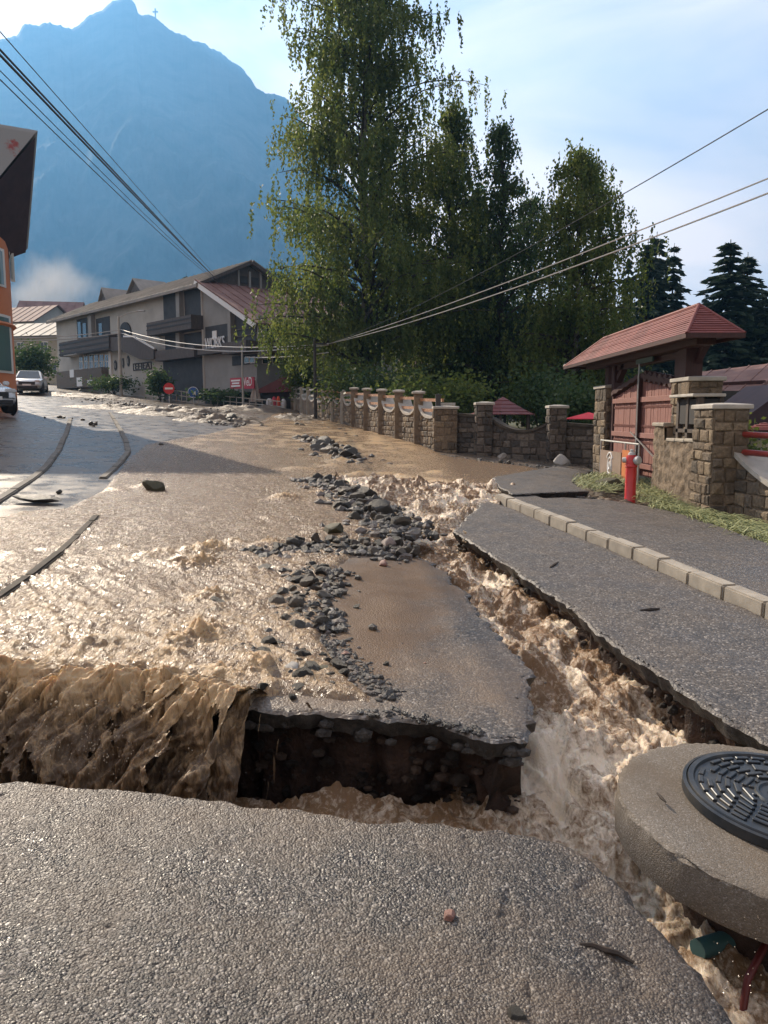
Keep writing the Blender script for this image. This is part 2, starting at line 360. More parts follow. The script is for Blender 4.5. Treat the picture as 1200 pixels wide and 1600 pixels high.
M['gravel'] = rock_mat('gravel', [(0.06,0.056,0.052),(0.11,0.10,0.09),(0.15,0.125,0.11),(0.08,0.075,0.07)], rough=0.5)
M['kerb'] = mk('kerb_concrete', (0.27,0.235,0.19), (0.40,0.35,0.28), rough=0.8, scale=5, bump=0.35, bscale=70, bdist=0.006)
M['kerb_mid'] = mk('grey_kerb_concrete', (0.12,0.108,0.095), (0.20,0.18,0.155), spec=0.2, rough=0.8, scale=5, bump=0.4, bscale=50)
M['kerb_wet_shade'] = mk('wet_and_shaded_concrete', (0.05,0.043,0.036), (0.10,0.085,0.068), spec=0.15, rough=0.85, scale=5, bump=0.4, bscale=50, bdist=0.006)  # wet kerb, darkened for its shadowed side; also the dark wall's shaded coping
M['concrete'] = asphalt_mat('collar_concrete', cell=190, bump=0.7, wet=0.75, dry=0.9, dark=(0.125,0.105,0.083), light=(0.20,0.17,0.135), silt=(0.13,0.095,0.062), siltamt=0.5, bdist=0.004)
M['iron'] = mk('cast_iron_cover', (0.026,0.033,0.042), (0.075,0.072,0.068), rough=0.40, scale=7, metal=0.55, bump=0.2, bscale=90, bdist=0.002)
M['coping'] = mk('coping_concrete', (0.36,0.33,0.285), (0.50,0.46,0.40), rough=0.8, scale=4, bump=0.3, bscale=50)
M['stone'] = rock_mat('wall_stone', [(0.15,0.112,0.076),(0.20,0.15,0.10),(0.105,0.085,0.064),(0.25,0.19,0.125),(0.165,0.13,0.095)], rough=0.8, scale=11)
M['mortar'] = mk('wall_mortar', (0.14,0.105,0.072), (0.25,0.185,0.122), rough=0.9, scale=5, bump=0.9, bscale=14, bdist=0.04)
M['stone_dk'] = rock_mat('shade_darkened_stone', [(0.09,0.075,0.062),(0.13,0.105,0.085),(0.07,0.062,0.055),(0.16,0.135,0.11)], rough=0.8, scale=11)  # darker copy of the wall stone, shade of the camera-facing wall in its colour
M['mortar_dk'] = mk('shade_darkened_mortar', (0.07,0.058,0.047), (0.12,0.10,0.082), rough=0.9, scale=5, bump=0.9, bscale=14, bdist=0.04)  # mortar darkened likewise, shade put into the colour
M['wood_red'] = mk('red_brown_wood', (0.20,0.085,0.07), (0.32,0.15,0.12), rough=0.7, scale=6, stretch=(14,14,1.2), bump=0.3, bscale=8, bdist=0.006)
M['wood_dark'] = mk('dark_red_wood', (0.035,0.010,0.009), (0.06,0.018,0.015), rough=0.6, scale=6, stretch=(8,8,1))  # dark wood, darkened further to stand in for shade under the gate roof
M['wood_rail'] = mk('varnished_rail', (0.30,0.14,0.07), (0.42,0.22,0.11), rough=0.45, scale=6)
M['rail_red'] = mk('red_rail', (0.20,0.025,0.018), (0.28,0.04,0.03), rough=0.4, scale=6)
M['wood_brown'] = mk('weathered_brown_wood', (0.055,0.042,0.034), (0.10,0.075,0.06), rough=0.7, scale=3, stretch=(6,6,1))
M['roof_red'] = mk('red_roof', (0.125,0.024,0.021), (0.225,0.060,0.050), rough=0.7, scale=1.6, detail=8, bump=0.2, bscale=30)
M['roof_maroon'] = mk('maroon_roof', (0.10,0.018,0.02), (0.15,0.03,0.03), rough=0.5, scale=3)
M['roof_brown'] = mk('brown_metal_roof', (0.17,0.095,0.08), (0.25,0.15,0.13), rough=0.75, scale=0.8, spec=0.15)
M['roof_grey'] = mk('grey_metal_roof', (0.22,0.20,0.175), (0.32,0.285,0.25), rough=0.7, scale=0.7, spec=0.2)
M['roof_patch'] = mk('patched_red_grey_roof', (0.28,0.045,0.035), (0.27,0.26,0.25), rough=0.5, scale=1.1, p0=0.36, p1=0.44, detail=5)
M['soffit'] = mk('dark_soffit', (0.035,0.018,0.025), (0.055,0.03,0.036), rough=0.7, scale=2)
M['plaster'] = mk('darker_plaster', (0.22,0.212,0.197), (0.28,0.272,0.252), rough=0.85, scale=0.7, detail=8, bump=0.15, bscale=20)
M['plaster_l'] = mk('lighter_plaster', (0.36,0.34,0.30), (0.45,0.43,0.385), rough=0.85, scale=0.7, detail=8, bump=0.15, bscale=20)  # lighter chalet plaster tone for the main block
M['cream'] = mk('cream_plaster', (0.33,0.285,0.21), (0.40,0.35,0.265), rough=0.85, scale=0.8)
M['white_wall'] = mk('white_plaster', (0.36,0.35,0.33), (0.43,0.42,0.40), rough=0.85, scale=0.8)
M['orange'] = mk('orange_plaster', (0.55,0.19,0.085), (0.62,0.235,0.11), rough=0.85, scale=0.9, bump=0.2, bscale=40)
M['glass'] = mk('window_glass', (0.02,0.028,0.03), rough=0.06, spec=0.7)
M['glass_teal'] = mk('teal_window_glass', (0.10,0.17,0.17), rough=0.08, spec=0.7)
M['frame'] = mk('white_frame', (0.68,0.66,0.62), rough=0.5)
M['frame_dk'] = mk('dark_trim_recess_shade', (0.022,0.02,0.02), (0.04,0.036,0.034), rough=0.7, scale=2)  # dark trim; on flat opening panels it stands in for recess shade
M['carpaint'] = mk('white_car_paint', (0.62,0.64,0.66), rough=0.28, coat=0.7)
M['carpaint2'] = mk('silver_car_paint', (0.58,0.60,0.61), rough=0.3, coat=0.7)
M['black'] = mk('black_plastic', (0.018,0.018,0.019), rough=0.5)
M['rubber'] = mk('tyre_rubber', (0.018,0.017,0.016), (0.05,0.042,0.034), rough=0.8, scale=6)
M['alloy'] = mk('wheel_alloy', (0.45,0.45,0.46), rough=0.35, metal=0.8)
M['lamp'] = mk('lamp_glass', (0.55,0.56,0.57), rough=0.1)
M['lamp_red'] = mk('red_lamp_glass', (0.35,0.02,0.015), rough=0.15)
M['steel'] = mk('galvanised_steel', (0.36,0.36,0.35), (0.46,0.45,0.43), rough=0.45, metal=0.6, scale=6)
M['pole_c'] = mk('concrete_pole', (0.33,0.31,0.27), (0.42,0.39,0.34), rough=0.8, scale=4)
M['pole_d'] = mk('dark_pole', (0.035,0.032,0.03), (0.06,0.052,0.046), rough=0.7, scale=4)
M['cable'] = mk('black_cable', (0.012,0.013,0.015), rough=0.5)
M['cable_l'] = mk('pale_cable', (0.46,0.44,0.41), rough=0.4)
M['sign_red'] = mk('sign_red', (0.50,0.025,0.025), rough=0.4)
M['sign_blue'] = mk('sign_blue', (0.012,0.10,0.36), rough=0.4)
M['sign_white'] = mk('sign_white', (0.75,0.74,0.72), rough=0.5)
M['ban_red'] = mk('red_banner', (0.38,0.02,0.035), rough=0.5)
M['hydrant'] = mk('hydrant_red', (0.50,0.018,0.022), (0.58,0.03,0.03), rough=0.32, scale=9, coat=0.3)
M['cap'] = mk('grey_hydrant_cap', (0.42,0.42,0.41), (0.52,0.52,0.50), rough=0.5, scale=9)
M['panel'] = mk('brown_barrier_panel', (0.24,0.17,0.125), (0.30,0.22,0.165), rough=0.6, scale=4)
M['panel_o'] = mk('orange_barrier_panel', (0.50,0.15,0.04), (0.58,0.20,0.06), rough=0.6, scale=4)
M['umb'] = mk('beige_umbrella_cloth', (0.36,0.29,0.25), (0.44,0.36,0.31), rough=0.9, scale=5)
M['fabric_red'] = mk('pink_red_cloth', (0.50,0.06,0.09), rough=0.8)
M['fabric_or'] = mk('orange_cloth', (0.68,0.09,0.03), rough=0.7)
M['fabric_w'] = mk('white_cloth', (0.6,0.6,0.62), rough=0.8)
M['bark'] = mk('dark_bark', (0.028,0.022,0.018), (0.06,0.048,0.038), rough=0.9, scale=4, bump=0.6, bscale=12, bdist=0.03)
M['birchbark'] = mk('birch_bark', (0.06,0.052,0.045), (0.24,0.22,0.20), rough=0.8, scale=3, stretch=(1,1,3))
M['leaf_birch'] = leaf_mat('birch_leaves', (0.050,0.092,0.022), (0.14,0.165,0.040), trans=0.5)
M['leaf_dark'] = leaf_mat('larch_needles', (0.026,0.058,0.022), (0.075,0.110,0.034), trans=0.42)
M['leaf_fir'] = leaf_mat('fir_needles', (0.014,0.032,0.020), (0.040,0.062,0.034), trans=0.2)
M['leaf_bush'] = leaf_mat('bush_leaves', (0.05,0.085,0.02), (0.13,0.16,0.035), trans=0.45)
M['straw'] = leaf_mat('flattened_reeds', (0.05,0.075,0.022), (0.42,0.43,0.21), trans=0.2, scale=9)
M['grass'] = mk('grass_ground', (0.045,0.06,0.02), (0.10,0.09,0.045), rough=0.9, scale=0.4, bump=0.5, bscale=9)
M['mud'] = mk('mud', (0.075,0.052,0.035), (0.16,0.115,0.075), rough=0.55, scale=2.5, bump=1.0, bscale=9, bdist=0.06)
M['twig'] = mk('twig_bark', (0.02,0.014,0.01), (0.05,0.033,0.022), rough=0.8, scale=20)
M['mount'] = mk('mountain_rock', (0.010,0.024,0.020), (0.075,0.080,0.078), spec=0.05, rough=1.0, scale=0.012, detail=10)
M['pipe_t'] = mk('teal_pipe', (0.05,0.12,0.12), rough=0.4)
M['pipe_r'] = mk('red_pipe', (0.09,0.010,0.008), rough=0.5)
M['tarp'] = mk('red_parasol_cloth', (0.60,0.03,0.05), rough=0.7)
# ================================================================== TERRAIN
# river bed pit around the washed out channel, plain ground elsewhere
PX0, PX1, PY0, PY1 = -7.0, 3.2, -3.0, 13.4
def axis(*segs):
    a = []
    for s, e, n in segs: a += list(np.linspace(s, e, n, endpoint=False))
    return np.array(a + [segs[-1][1]])
gx = axis((-2600,-400,8),(-400,-60,14),(-60,-7.01,16),(-7.01,-7.0,1),(-7.0,3.2,10),(3.2,3.21,1),(3.21,8,4),(8,60,14),(60,400,12),(400,2600,8))
gy = axis((-300,-20,6),(-20,-3.01,3),(-3.01,-3.0,1),(-3.0,13.4,10),(13.4,13.41,1),(13.41,60,12),(60,120,8),(120,500,20),(500,3000,9))
GX, GY = np.meshgrid(gx, gy)
def ground_z(x, y):
    z = plane(x, y) - 0.06
    pit = (x >= PX0-1e-6) & (x <= PX1+1e-6) & (y >= PY0-1e-6) & (y <= PY1+1e-6)
    z = np.where(pit, z-1.25, z)
    # wooded slope on the right, beyond the garden
    z = z + 12*sstep(50, 130, y)*sstep(10, 60, x) + 0.03*np.maximum(y-130, 0)*sstep(-80, -20, x) + 0.05*np.maximum(y-110, 0)*sstep(-20, 20, -x)
    return z
GZ = ground_z(GX, GY)
def grid_faces(nr, nc):
    i = np.arange((nr-1)*(nc-1)); r = i//(nc-1); c = i % (nc-1)
    return np.stack([r*nc+c, r*nc+c+1, (r+1)*nc+c+1, (r+1)*nc+c], 1)
g = np_mesh('ground', np.stack([GX, GY, GZ], -1).reshape(-1, 3), grid_faces(*GX.shape), M['grass'], smooth=False)
props(g, kind='structure')

def jitter_poly(poly, near_step=0.03, far_step=2.0, near_y=15.0, amp=0.02, seed=1):
    out = []
    n = len(poly)
    for i in range(n):
        a = np.array(poly[i]); b = np.array(poly[(i+1) % n]); l = np.hypot(*(b-a))
        near = min(a[1], b[1]) < near_y and max(abs(a[0]), abs(b[0])) < 5.5
        st = near_step if near else far_step
        k = max(1, int(l/st))
        for j in range(k): out.append(a + (b-a)*j/k)
    P = np.array(out)
    T = np.roll(P, -1, 0)-np.roll(P, 1, 0); T /= np.linalg.norm(T, axis=1)[:, None]+1e-9
    area = 0.5*np.sum(P[:, 0]*np.roll(P[:, 1], -1)-np.roll(P[:, 0], -1)*P[:, 1])
    Nn = np.stack([-T[:, 1], T[:, 0]], 1)*np.sign(area)       # inward
    j = amp*(fbm(P[:, 0]*3, P[:, 1]*3, 3, seed)*1.6 + 0.9*fbm(P[:, 0]*13, P[:, 1]*13, 3, seed+5))
    nm = ((P[:, 1] < near_y) & (np.abs(P[:, 0]) < 5.5))
    P = P + Nn*(j*nm)[:, None]
    return P, Nn
def slab(name, poly, mat, thick=0.12, h=0.0, amp=0.02, seed=1, soil_depth=1.15, rim=0.018, soil_in=0.10):
    """asphalt slab with broken rim, on a soil bank"""
    P, Nn = jitter_poly(poly, amp=amp, seed=seed)
    n = len(P); root = thing(name, kind='structure', loc=(P[0][0], P[0][1], pz(*P[0])))
    def ring(inset, dz, js, jz, sd):
        q = P + Nn*(inset + js*fbm(P[:, 0]*6, P[:, 1]*6, 3, sd))[:, None]
        z = plane(q[:, 0], q[:, 1]) + h + dz + jz*fbm(q[:, 0]*9+3, q[:, 1]*9, 3, sd+3)
        return np.column_stack([q, z])
    r0 = ring(rim, 0, 0, 0, seed); r1 = ring(0.0, -0.012, 0.004, 0.010, seed+1); r2 = ring(0.02, -thick*0.5, 0.02, 0.01, seed+2); r3 = ring(0.05, -thick, 0.03, 0.02, seed+3)
    me = bpy.data.meshes.new(name); V = np.concatenate([r0, r1])-np.array(root.location)
    F = [tuple(range(n))] + [(i+n, n+(i+1) % n, (i+1) % n, i) for i in range(n)]
    if np.sum(P[:, 0]*np.roll(P[:, 1], -1)-np.roll(P[:, 0], -1)*P[:, 1]) < 0: F = [f[::-1] for f in F]
    me.from_pydata(V.tolist(), [], F); me.update(); link_mesh('surface', me, mat, root)
    def strip(nm, rings, mt):
        V = np.concatenate(rings); F = []
        for k in range(len(rings)-1):
            i = np.arange(n); F.append(np.stack([k*n+i, (k+1)*n+i, (k+1)*n+(i+1) % n, k*n+(i+1) % n], 1))
        return np_mesh(nm, V, np.concatenate(F), mt, root)
    strip('broken_edge', [r1, r2, r3], M['tar'])
    s = [r3, ring(soil_in, -thick-0.03, 0.04, 0.02, seed+4)]
    for k, d in enumerate((0.25, 0.38, 0.55, 0.75, soil_depth)): s.append(ring(soil_in+0.05*(k+1)*0.5, -d-0.02, 0.10, 0.03, seed+6+k))
    strip('soil_bank', s, M['soil'])
    return root, P

# ---- outlines (world xy)
front_M = gxy([(0,1060),(100,1068),(200,1076),(300,1084),(385,1106),(470,1112),(560,1120),(620,1127),(700,1140),(760,1152),(824,1162)])
right_M = gxy([(834,1122),(821,1052),(782,992),(732,932),(692,892),(657,868),(620,832),(577,776),(552,742)])
head = gxy([(600,744),(680,756),(738,778)])
left_R = gxy([(706,830),(742,851),(802,891),(872,936),(952,1001),(1052,1071),(1152,1136),(1200,1166)])
kerb_line = gxy([(772,783),(830,807),(880,829),(940,854),(1000,879),(1050,901),(1100,923),(1150,945),(1200,966)])
kd = np.array(kerb_line[-1])-np.array(kerb_line[-3]); kd /= np.hypot(*kd)
kerb_ext = [tuple(np.array(kerb_line[-1])+kd*k) for k in (1.0, 2.2, 3.6)]
# upper road: everything up-street
polyM = [(-8,4.35),(-4.2,4.05)] + front_M + right_M + head + [(1.62,12.15),(2.0,12.6),(3.1,15.2),(4.4,17.0),(5.0,18.4),(5.2,20.6),(1.7,21.4),(-6.6,48.8),(-9,54),(-30,86),(-46,96),(-46,70),(-34,50),(-26,34),(-20,22),(-15,12),(-12,6)]
road, PM = slab('road', polyM, M['wetroad'], thick=0.10, amp=0.035, seed=11, soil_in=0.14)
polyR = left_R + [(2.35,2.75),(2.75,1.2),(3.0,-2.5),(4.6,-2.5),(4.0,1.0)] + kerb_ext[::-1][1:] + kerb_line[::-1] + [(1.50,11.75),(1.32,10.9)]
lane, PR = slab('side_lane', polyR, M['asphalt2'], thick=0.10, amp=0.02, seed=31, soil_in=0.10, h=0.0)
fg_edge = gxy([(0,1222),(100,1224),(190,1232),(260,1237),(330,1246),(400,1254),(480,1264),(560,1282),(592,1283),(640,1279),(720,1290),(800,1301),(860,1313),(905,1330),(940,1353),(1000,1412),(1060,1476),(1110,1546),(1150,1602)])
polyF = [(-8,3.3),(-4.0,3.0)] + fg_edge + [(0.95,1.2),(1.15,0.6),(1.3,-2.5),(-8,-2.5)]
fore, PF = slab('foreground_road', polyF, M['asphalt'], thick=0.09, amp=0.02, seed=51, soil_in=0.06)

# fine relief on the nearest asphalt (loose aggregate, pits, scraped grooves)
def relief(name, poly, x0, x1, y0, y1, step, parent, mat, inset, amp=1.0, seed=3, h=0.0, siltf=None):
    xs = np.arange(x0, x1, step); ys = np.arange(y0, y1, step); X, Y = np.meshgrid(xs, ys)
    ok = pip(poly, X, Y); d = pdist(poly, X, Y)
    d1, i1 = worley(X*92, Y*92, seed); d2, i2 = worley(X*40+9, Y*40, seed+3)
    z = 0.0032*(1-np.clip(d1/0.75, 0, 1)**2)*(0.2+i1) + 0.0022*np.where(i2 > 0.8, 1-np.clip(d2/0.6, 0, 1)**2, 0)
    z += 0.006*fbm(X*5, Y*5, 4, seed+5)
    pit = sstep(0.62, 0.9, fbm(X*6.5+4, Y*6.5*0.8, 4, seed+9)); z -= 0.007*pit
    gro = sstep(0.80, 0.97, ridged(X*1.1+0.2*Y, Y*0.45, 2, seed+21)/1.5); z -= 0.003*gro
    sl = siltf(X, Y) if siltf else np.zeros(X.shape)
    z = z*amp*(1-0.85*sl) - 0.010*sstep(inset+0.018, inset, d)
    Z = plane(X, Y)+h+0.006*amp+z
    keep = ok & (d > inset); idx = -np.ones(X.size, int)
    nr, nc = X.shape; F = grid_faces(nr, nc); kf = keep.ravel()[F].all(1); F = F[kf]
    used = np.unique(F); idx[used] = np.arange(len(used))
    V = np.stack([X, Y, Z], -1).reshape(-1, 3)[used]
    return np_mesh(name, V, idx[F], mat, parent, attrs={'silt': sl.ravel()[used]} if siltf else None)
silt_poly = gxy([(545,888),(600,880),(650,880),(668,905),(648,940),(628,985),(600,1018),(566,1050),(532,1016),(510,990),(514,940),(526,900)])
def silt_field(X, Y):
    d = np.where(pip(silt_poly, X, Y), 1, -1)*pdist(silt_poly, X, Y)+0.22*fbm(X*2.2, Y*2.2, 5, 41, gain=.6)
    return sstep(-0.55, 0.12, d)
relief('aggregate', [tuple(p) for p in PF], -2.2, 1.35, 1.15, 3.2, 0.0062, fore, M['asphalt'], 0.012)
relief('aggregate', [tuple(p) for p in PM], -0.8, 1.1, 3.4, 7.6, 0.011, road, M['lane_silt'], 0.018, amp=0.7, seed=77, siltf=silt_field)
relief('aggregate', [tuple(p) for p in PR], 0.7, 3.1, 3.5, 11.5, 0.016, lane, M['asphalt2'], 0.02, amp=0.8, seed=97)

# sidewalk behind the kerb, and the broken-off pavement slab beyond it
KN = 0.085
k_out = [(x+0.17, y+0.10) for x, y in kerb_line]
ke_out = [(x+0.17, y+0.10) for x, y in kerb_ext]
polyS = k_out + ke_out[:2] + [(6.4,2.0),(6.6,7.4)] + gxy([(1200,862),(1150,843),(1100,826),(1060,812),(1000,798),(940,790),(880,787),(850,788)]) + [(2.3,12.35)]
side, PS = slab('pavement', polyS, M['asphalt2'], thick=0.06, h=0.10, amp=0.01, seed=61, soil_depth=0.5, soil_in=0.03)
polyS2 = gxy([(800,786),(775,770),(770,757),(815,748),(870,738),(905,744),(912,756),(893,766),(918,780)])
side2, _ = slab('broken_pavement', polyS2, M['asphalt2'], thick=0.10, h=0.14, amp=0.02, seed=65, soil_depth=0.5, soil_in=0.05)

# kerb stones, one by one
def kerb_row(name, line, L0, w, hgt, mat, label, seed, top=0.115, kind='structure'):
    root = thing(name, loc=(*line[0], pz(*line[0])), kind=kind); root['label'] = label
    pts = [np.array(p, float) for p in line]
    rr = random.Random(seed); seg = []; d = 0
    cum = [0]
    for a, b in zip(pts, pts[1:]): cum.append(cum[-1]+np.hypot(*(b-a)))
    def pos(s):
        for k in range(len(pts)-1):
            if s <= cum[k+1] or k == len(pts)-2:
                t = (s-cum[k])/(cum[k+1]-cum[k]); return pts[k]+(pts[k+1]-pts[k])*t
    s = 0
    while s < cum[-1]-0.05:
        l = min(L0*rr.uniform(0.97, 1.03), cum[-1]-s)
        a = pos(s+0.008); b = pos(s+l-0.008)
        dz = rr.uniform(-0.008, 0.008)
        A = Vector((*a, pz(*a)+top-hgt/2+dz)); B = Vector((*b, pz(*b)+top-hgt/2+dz+rr.uniform(-.006, .006)))
        dr = (B-A).normalized(); side_ = Vector((-dr.y, dr.x, 0)).normalized(); up = dr.cross(side_)*-1
        if up.z < 0: up = -up
        off = side_*rr.uniform(-0.006, 0.006)
        m = MB().box((A+B)/2+off, ((B-A).length, w, hgt), (dr, side_, up))
        m.build('kerb_stone', mat, root, bevel=0.014, segs=2, smooth=True)
        s += l
    return root
kl = [(x+0.08, y+0.05) for x, y in kerb_line+kerb_ext[:2]]
kerb = kerb_row('kerb', kl, 0.5, 0.155, 0.24, M['kerb'], 'row of pale concrete kerb stones along the right pavement', 3, top=0.118)
mb = MB(); q = gxy([(1071,905),(1082,911)])
kerb2 = kerb_row('kerb', gxy([(-120,1020),(-50,972),(0,941),(40,910),(80,880),(118,846),(150,810)]), 0.8, 0.085, 0.2, M['kerb_wet_shade'], 'low wet kerb crossing the flooded road at the left edge', 5, top=0.045)
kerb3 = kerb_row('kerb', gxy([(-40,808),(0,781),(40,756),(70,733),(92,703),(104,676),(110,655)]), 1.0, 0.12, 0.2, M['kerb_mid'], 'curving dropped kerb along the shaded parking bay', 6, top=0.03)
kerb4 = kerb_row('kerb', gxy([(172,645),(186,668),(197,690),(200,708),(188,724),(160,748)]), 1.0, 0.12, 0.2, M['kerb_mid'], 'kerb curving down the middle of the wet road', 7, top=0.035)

# ================================================================== WATER
chan_left = front_M[-2:] + right_M
def sheet(name, X, Y, Z, keep, mat, foam, kind='stuff', parent=None, smooth=True):
    nr, nc = X.shape; F = grid_faces(nr, nc); F = F[keep.ravel()[F].all(1)]
    used = np.unique(F); idx = -np.ones(X.size, int); idx[used] = np.arange(len(used))
    o = np_mesh(name, np.stack([X, Y, Z], -1).reshape(-1, 3)[used], idx[F], mat, parent, smooth, attrs={'foam': foam.ravel()[used]})
    if kind: o['kind'] = kind
    return o
flood_poly = [(-7.5,4.2)] + gxy([(-150,1052)])+ [tuple(p) for p in front_M[:5]] + gxy([(425,1098),(470,1100),(545,1106),(605,1112),(600,1088),(556,1050),(520,1004),(524,944),(532,896),(562,872),(606,850),(612,828),(572,784),(548,752)]) + \
    head + [(1.62,12.15),(2.0,12.9)] + gxy([(775,765),(850,744),(868,738),(830,730),(765,722),(700,712),(640,686),(560,664),(480,645),(440,641),(400,660),(320,678),(225,694),(196,716),(150,768),(90,795),(20,800),(-100,830)]) + [(-9,7.5)]
# local humps of water piling over stones: (u, v, height, radius)
humps = [(335,862,.12,.20),(322,884,.10,.18),(300,878,.05,.2),(425,853,.09,.14),(368,852,.05,.14),(322,1000,.10,.16),(338,985,.06,.14),(335,938,.07,.14),(262,868,.05,.15),(240,872,.05,.15),(200,975,.02,.06),
         (452,780,.08,.25),(500,772,.05,.2),(475,735,.08,.35),(540,722,.10,.3),(520,730,.08,.25),(640,730,.05,.3),(682,742,.12,.22),(560,745,.08,.25),(236,762,.05,.25),(180,768,.04,.25),(190,860,.03,.15),
         (410,1050,.06,.12),(350,1062,.05,.12),(395,1040,.05,.10),(250,1060,.05,.12),(215,1055,.05,.14),(270,1030,.05,.10)]
HW = [(gp(u, v).x, gp(u, v).y, a, r) for u, v, a, r in humps]
def flood_surface(X, Y):
    d = np.where(pip(flood_poly, X, Y), 1, -1)*pdist(flood_poly, X, Y)
    ca, sa = math.cos(R(-35)), math.sin(R(-35))
    wx = X+0.18*fbm(X*1.3, Y*1.3, 2, 201); wy = Y+0.18*fbm(X*1.3+7, Y*1.3, 2, 203)
    A = ca*wx-sa*wy; B = sa*wx+ca*wy        # B: along the flow (towards lower left)
    dist = np.hypot(X, Y)
    near = sstep(11, 5, Y)
    rough = 0.55+0.5*sstep(-0.25, 0.5, fbm(X*0.7+3, Y*0.5, 3, 207))
    rough = rough*(0.55+0.75*near)
    calm = sstep(13.2, 15.5, Y)*sstep(1.2, 1.9, X)
    rough = rough*(1-0.85*calm)
    z = 0.022 + rough*(0.014*fbm(A*3.2, B*1.5, 4, 211)+0.012*ridged(A*6.5, B*2.6, 4, 215) + 0.005*fbm(A*19, B*12, 3, 219))
    # diagonal standing ridges fanning down to the lip
    lip = sstep(6.2, 4.0, Y)*sstep(0.2, -0.6, X)
    z += lip*(0.020*np.maximum(ridged(A*4.2+1.3, B*1.1, 3, 221), -0.2)+0.012*fbm(X*11, Y*11, 3, 223))
    hu = np.zeros(X.shape)
    for hx, hy, a, r in HW:
        al = -(X-hx)*0.57-(Y-hy)*0.82; ac = -(X-hx)*0.82+(Y-hy)*0.57; la = np.where(al > 0, r*2.2, r*0.6)
        m = np.exp(-((ac/(r*0.85))**2+(al/la)**2)*1.6)
        hu = np.maximum(hu, a*0.78*m)
    hn = 0.55+0.45*np.clip(fbm(X*9, Y*9, 4, 227)+0.4, 0, 1.4)
    z += hu*(0.30+1.1*np.abs(fbm(X*10, Y*10, 4, 227))) + 0.45*hu*np.abs(fbm(X*26, Y*26, 3, 229))+0.02*sstep(0,.04,hu)*fbm(X*18, Y*18, 3, 230)
    head_t = sstep(0.75, 0.0, pdist(head, X, Y, False))*(X > -0.9)*(X < 2.0)
    z += head_t*(0.06*fbm(X*4, Y*4, 4, 231)+0.02)
    foam = np.clip(hu*9, 0, 1) + lip*0.35*sstep(0.1, 1.0, ridged(A*4.2+1.3, B*1.1, 3, 221)) + 0.18*sstep(0.3, 1.2, ridged(A*6.5, B*2.6, 4, 215))*rough + head_t*0.55
    foam += 0.55*sstep(14, 24, Y)*sstep(1.5, 0.3, X)*sstep(-0.3, 0.6, fbm(X*2, Y*1.2, 4, 233))+ 0.2*sstep(9, 14, Y)*sstep(-2.5, 0, X)*(1-calm)
    foam = foam*(1-calm)
    lipd = pdist(front_M[:5], X, Y, False)
    lipw = (X < -0.62)*(Y < 4.8); lt = sstep(0.02, 0.22, lipd); z = np.where(lipw, z*lt+0.022*(1-lt), z)
    edge = np.where((X < -0.66) & (lipd < 0.3) & (Y < 4.6), 1.0, sstep(0.0, 0.16, d))
    far = sstep(20, 40, Y)
    z = z*edge + (edge-1)*0.03 + far*0.02*edge
    return z, d, foam
def flood_band(name, x0, x1, y0, y1, dx, dy):
    xs = np.arange(x0, x1+dx, dx); ys = np.arange(y0, y1+dy*0.5, dy); X, Y = np.meshgrid(xs, ys)
    z, d, f = flood_surface(X, Y)
    return X, Y, plane(X, Y)+z, d > np.where(Y < 4.4, 0.0, -0.10), f
bands = [flood_band('w', -4.6, 1.2, 3.4, 6.6, 0.017, 0.017), flood_band('w', -7.5, 3.2, 6.6, 13.4, 0.042, 0.034), flood_band('w', -14.0, 5.2, 13.4, 26.0, 0.12, 0.084), flood_band('w', -20, 3.5, 26.0, 56.0, 0.3, 0.25)]
V = []; Fs = []; FO = []; o = 0
for X, Y, Z, keep, f in bands:
    F = grid_faces(*X.shape); F = F[keep.ravel()[F].all(1)]; used = np.unique(F); idx = -np.ones(X.size, int); idx[used] = np.arange(len(used))
    V.append(np.stack([X, Y, Z], -1).reshape(-1, 3)[used]); Fs.append(idx[F]+o); FO.append(f.ravel()[used]); o += len(used)
fw = np_mesh('flood_water', np.concatenate(V), np.concatenate(Fs), M['water'], attrs={'foam': np.concatenate(FO)}); props(fw, kind='structure')

# ---- stream in the washed-out channel, with the cascade at its head and the pool below the falls
def stream_level(y):
    ys = [0.0, 1.6, 2.4, 3.0, 4.0, 5.0, 6.5, 8.0, 9.2, 10.5, 11.6, 12.4, 13.2]
    zs = [-0.62,-0.52,-0.50,-0.47,-0.42,-0.30,-0.24,-0.25,-0.27,-0.18,-0.04,0.03,0.035]
    return np.interp(y, ys, zs)
cl = sorted([(p[1], p[0]) for p in chan_left]); cr = sorted([(p[1], p[0]) for p in left_R]+[(12.2,1.75),(13.5,2.2)])
xs = np.arange(-4.6, 2.9, 0.0145); ys = np.arange(0.9, 13.3, 0.0155); X, Y = np.meshgrid(xs, ys)
xl = np.interp(Y, [a for a, b in cl], [b for a, b in cl]); xr = np.interp(Y, [a for a, b in cr], [b for a, b in cr])
xl = np.where(Y < 3.62, -4.6, xl-0.42); xr = np.where(Y < 3.62, 2.8, xr+0.35); xr = np.where(Y > 11.2, xr-0.15, xr)
keep = (X > xl) & (X < xr)
fa = R(8); Ax = math.cos(fa)*X+math.sin(fa)*Y; Bx = -math.sin(fa)*X+math.cos(fa)*Y
wx = Ax+0.13*fbm(X*2.2, Y*1.6, 3, 301)+.03*fbm(X*9, Y*7, 2, 305); wy = Bx+0.16*fbm(X*2.2+5, Y*1.6, 3, 303)+.04*fbm(X*9+3, Y*7, 2, 307)
pool = sstep(3.9, 3.2, Y)*sstep(0.55, 0.1, X)           # darker calmer pool below the broken slab
en = 1.0-0.72*pool
casc = sstep(8.6, 9.6, Y)*sstep(12.6, 11.4, Y)
big = fbm(wx*2.1, wy*1.6, 3, 311); mid = ridged(wx*5.2, wy*4.0, 4, 313); fine = ridged(wx*15, wy*12, 3, 317)
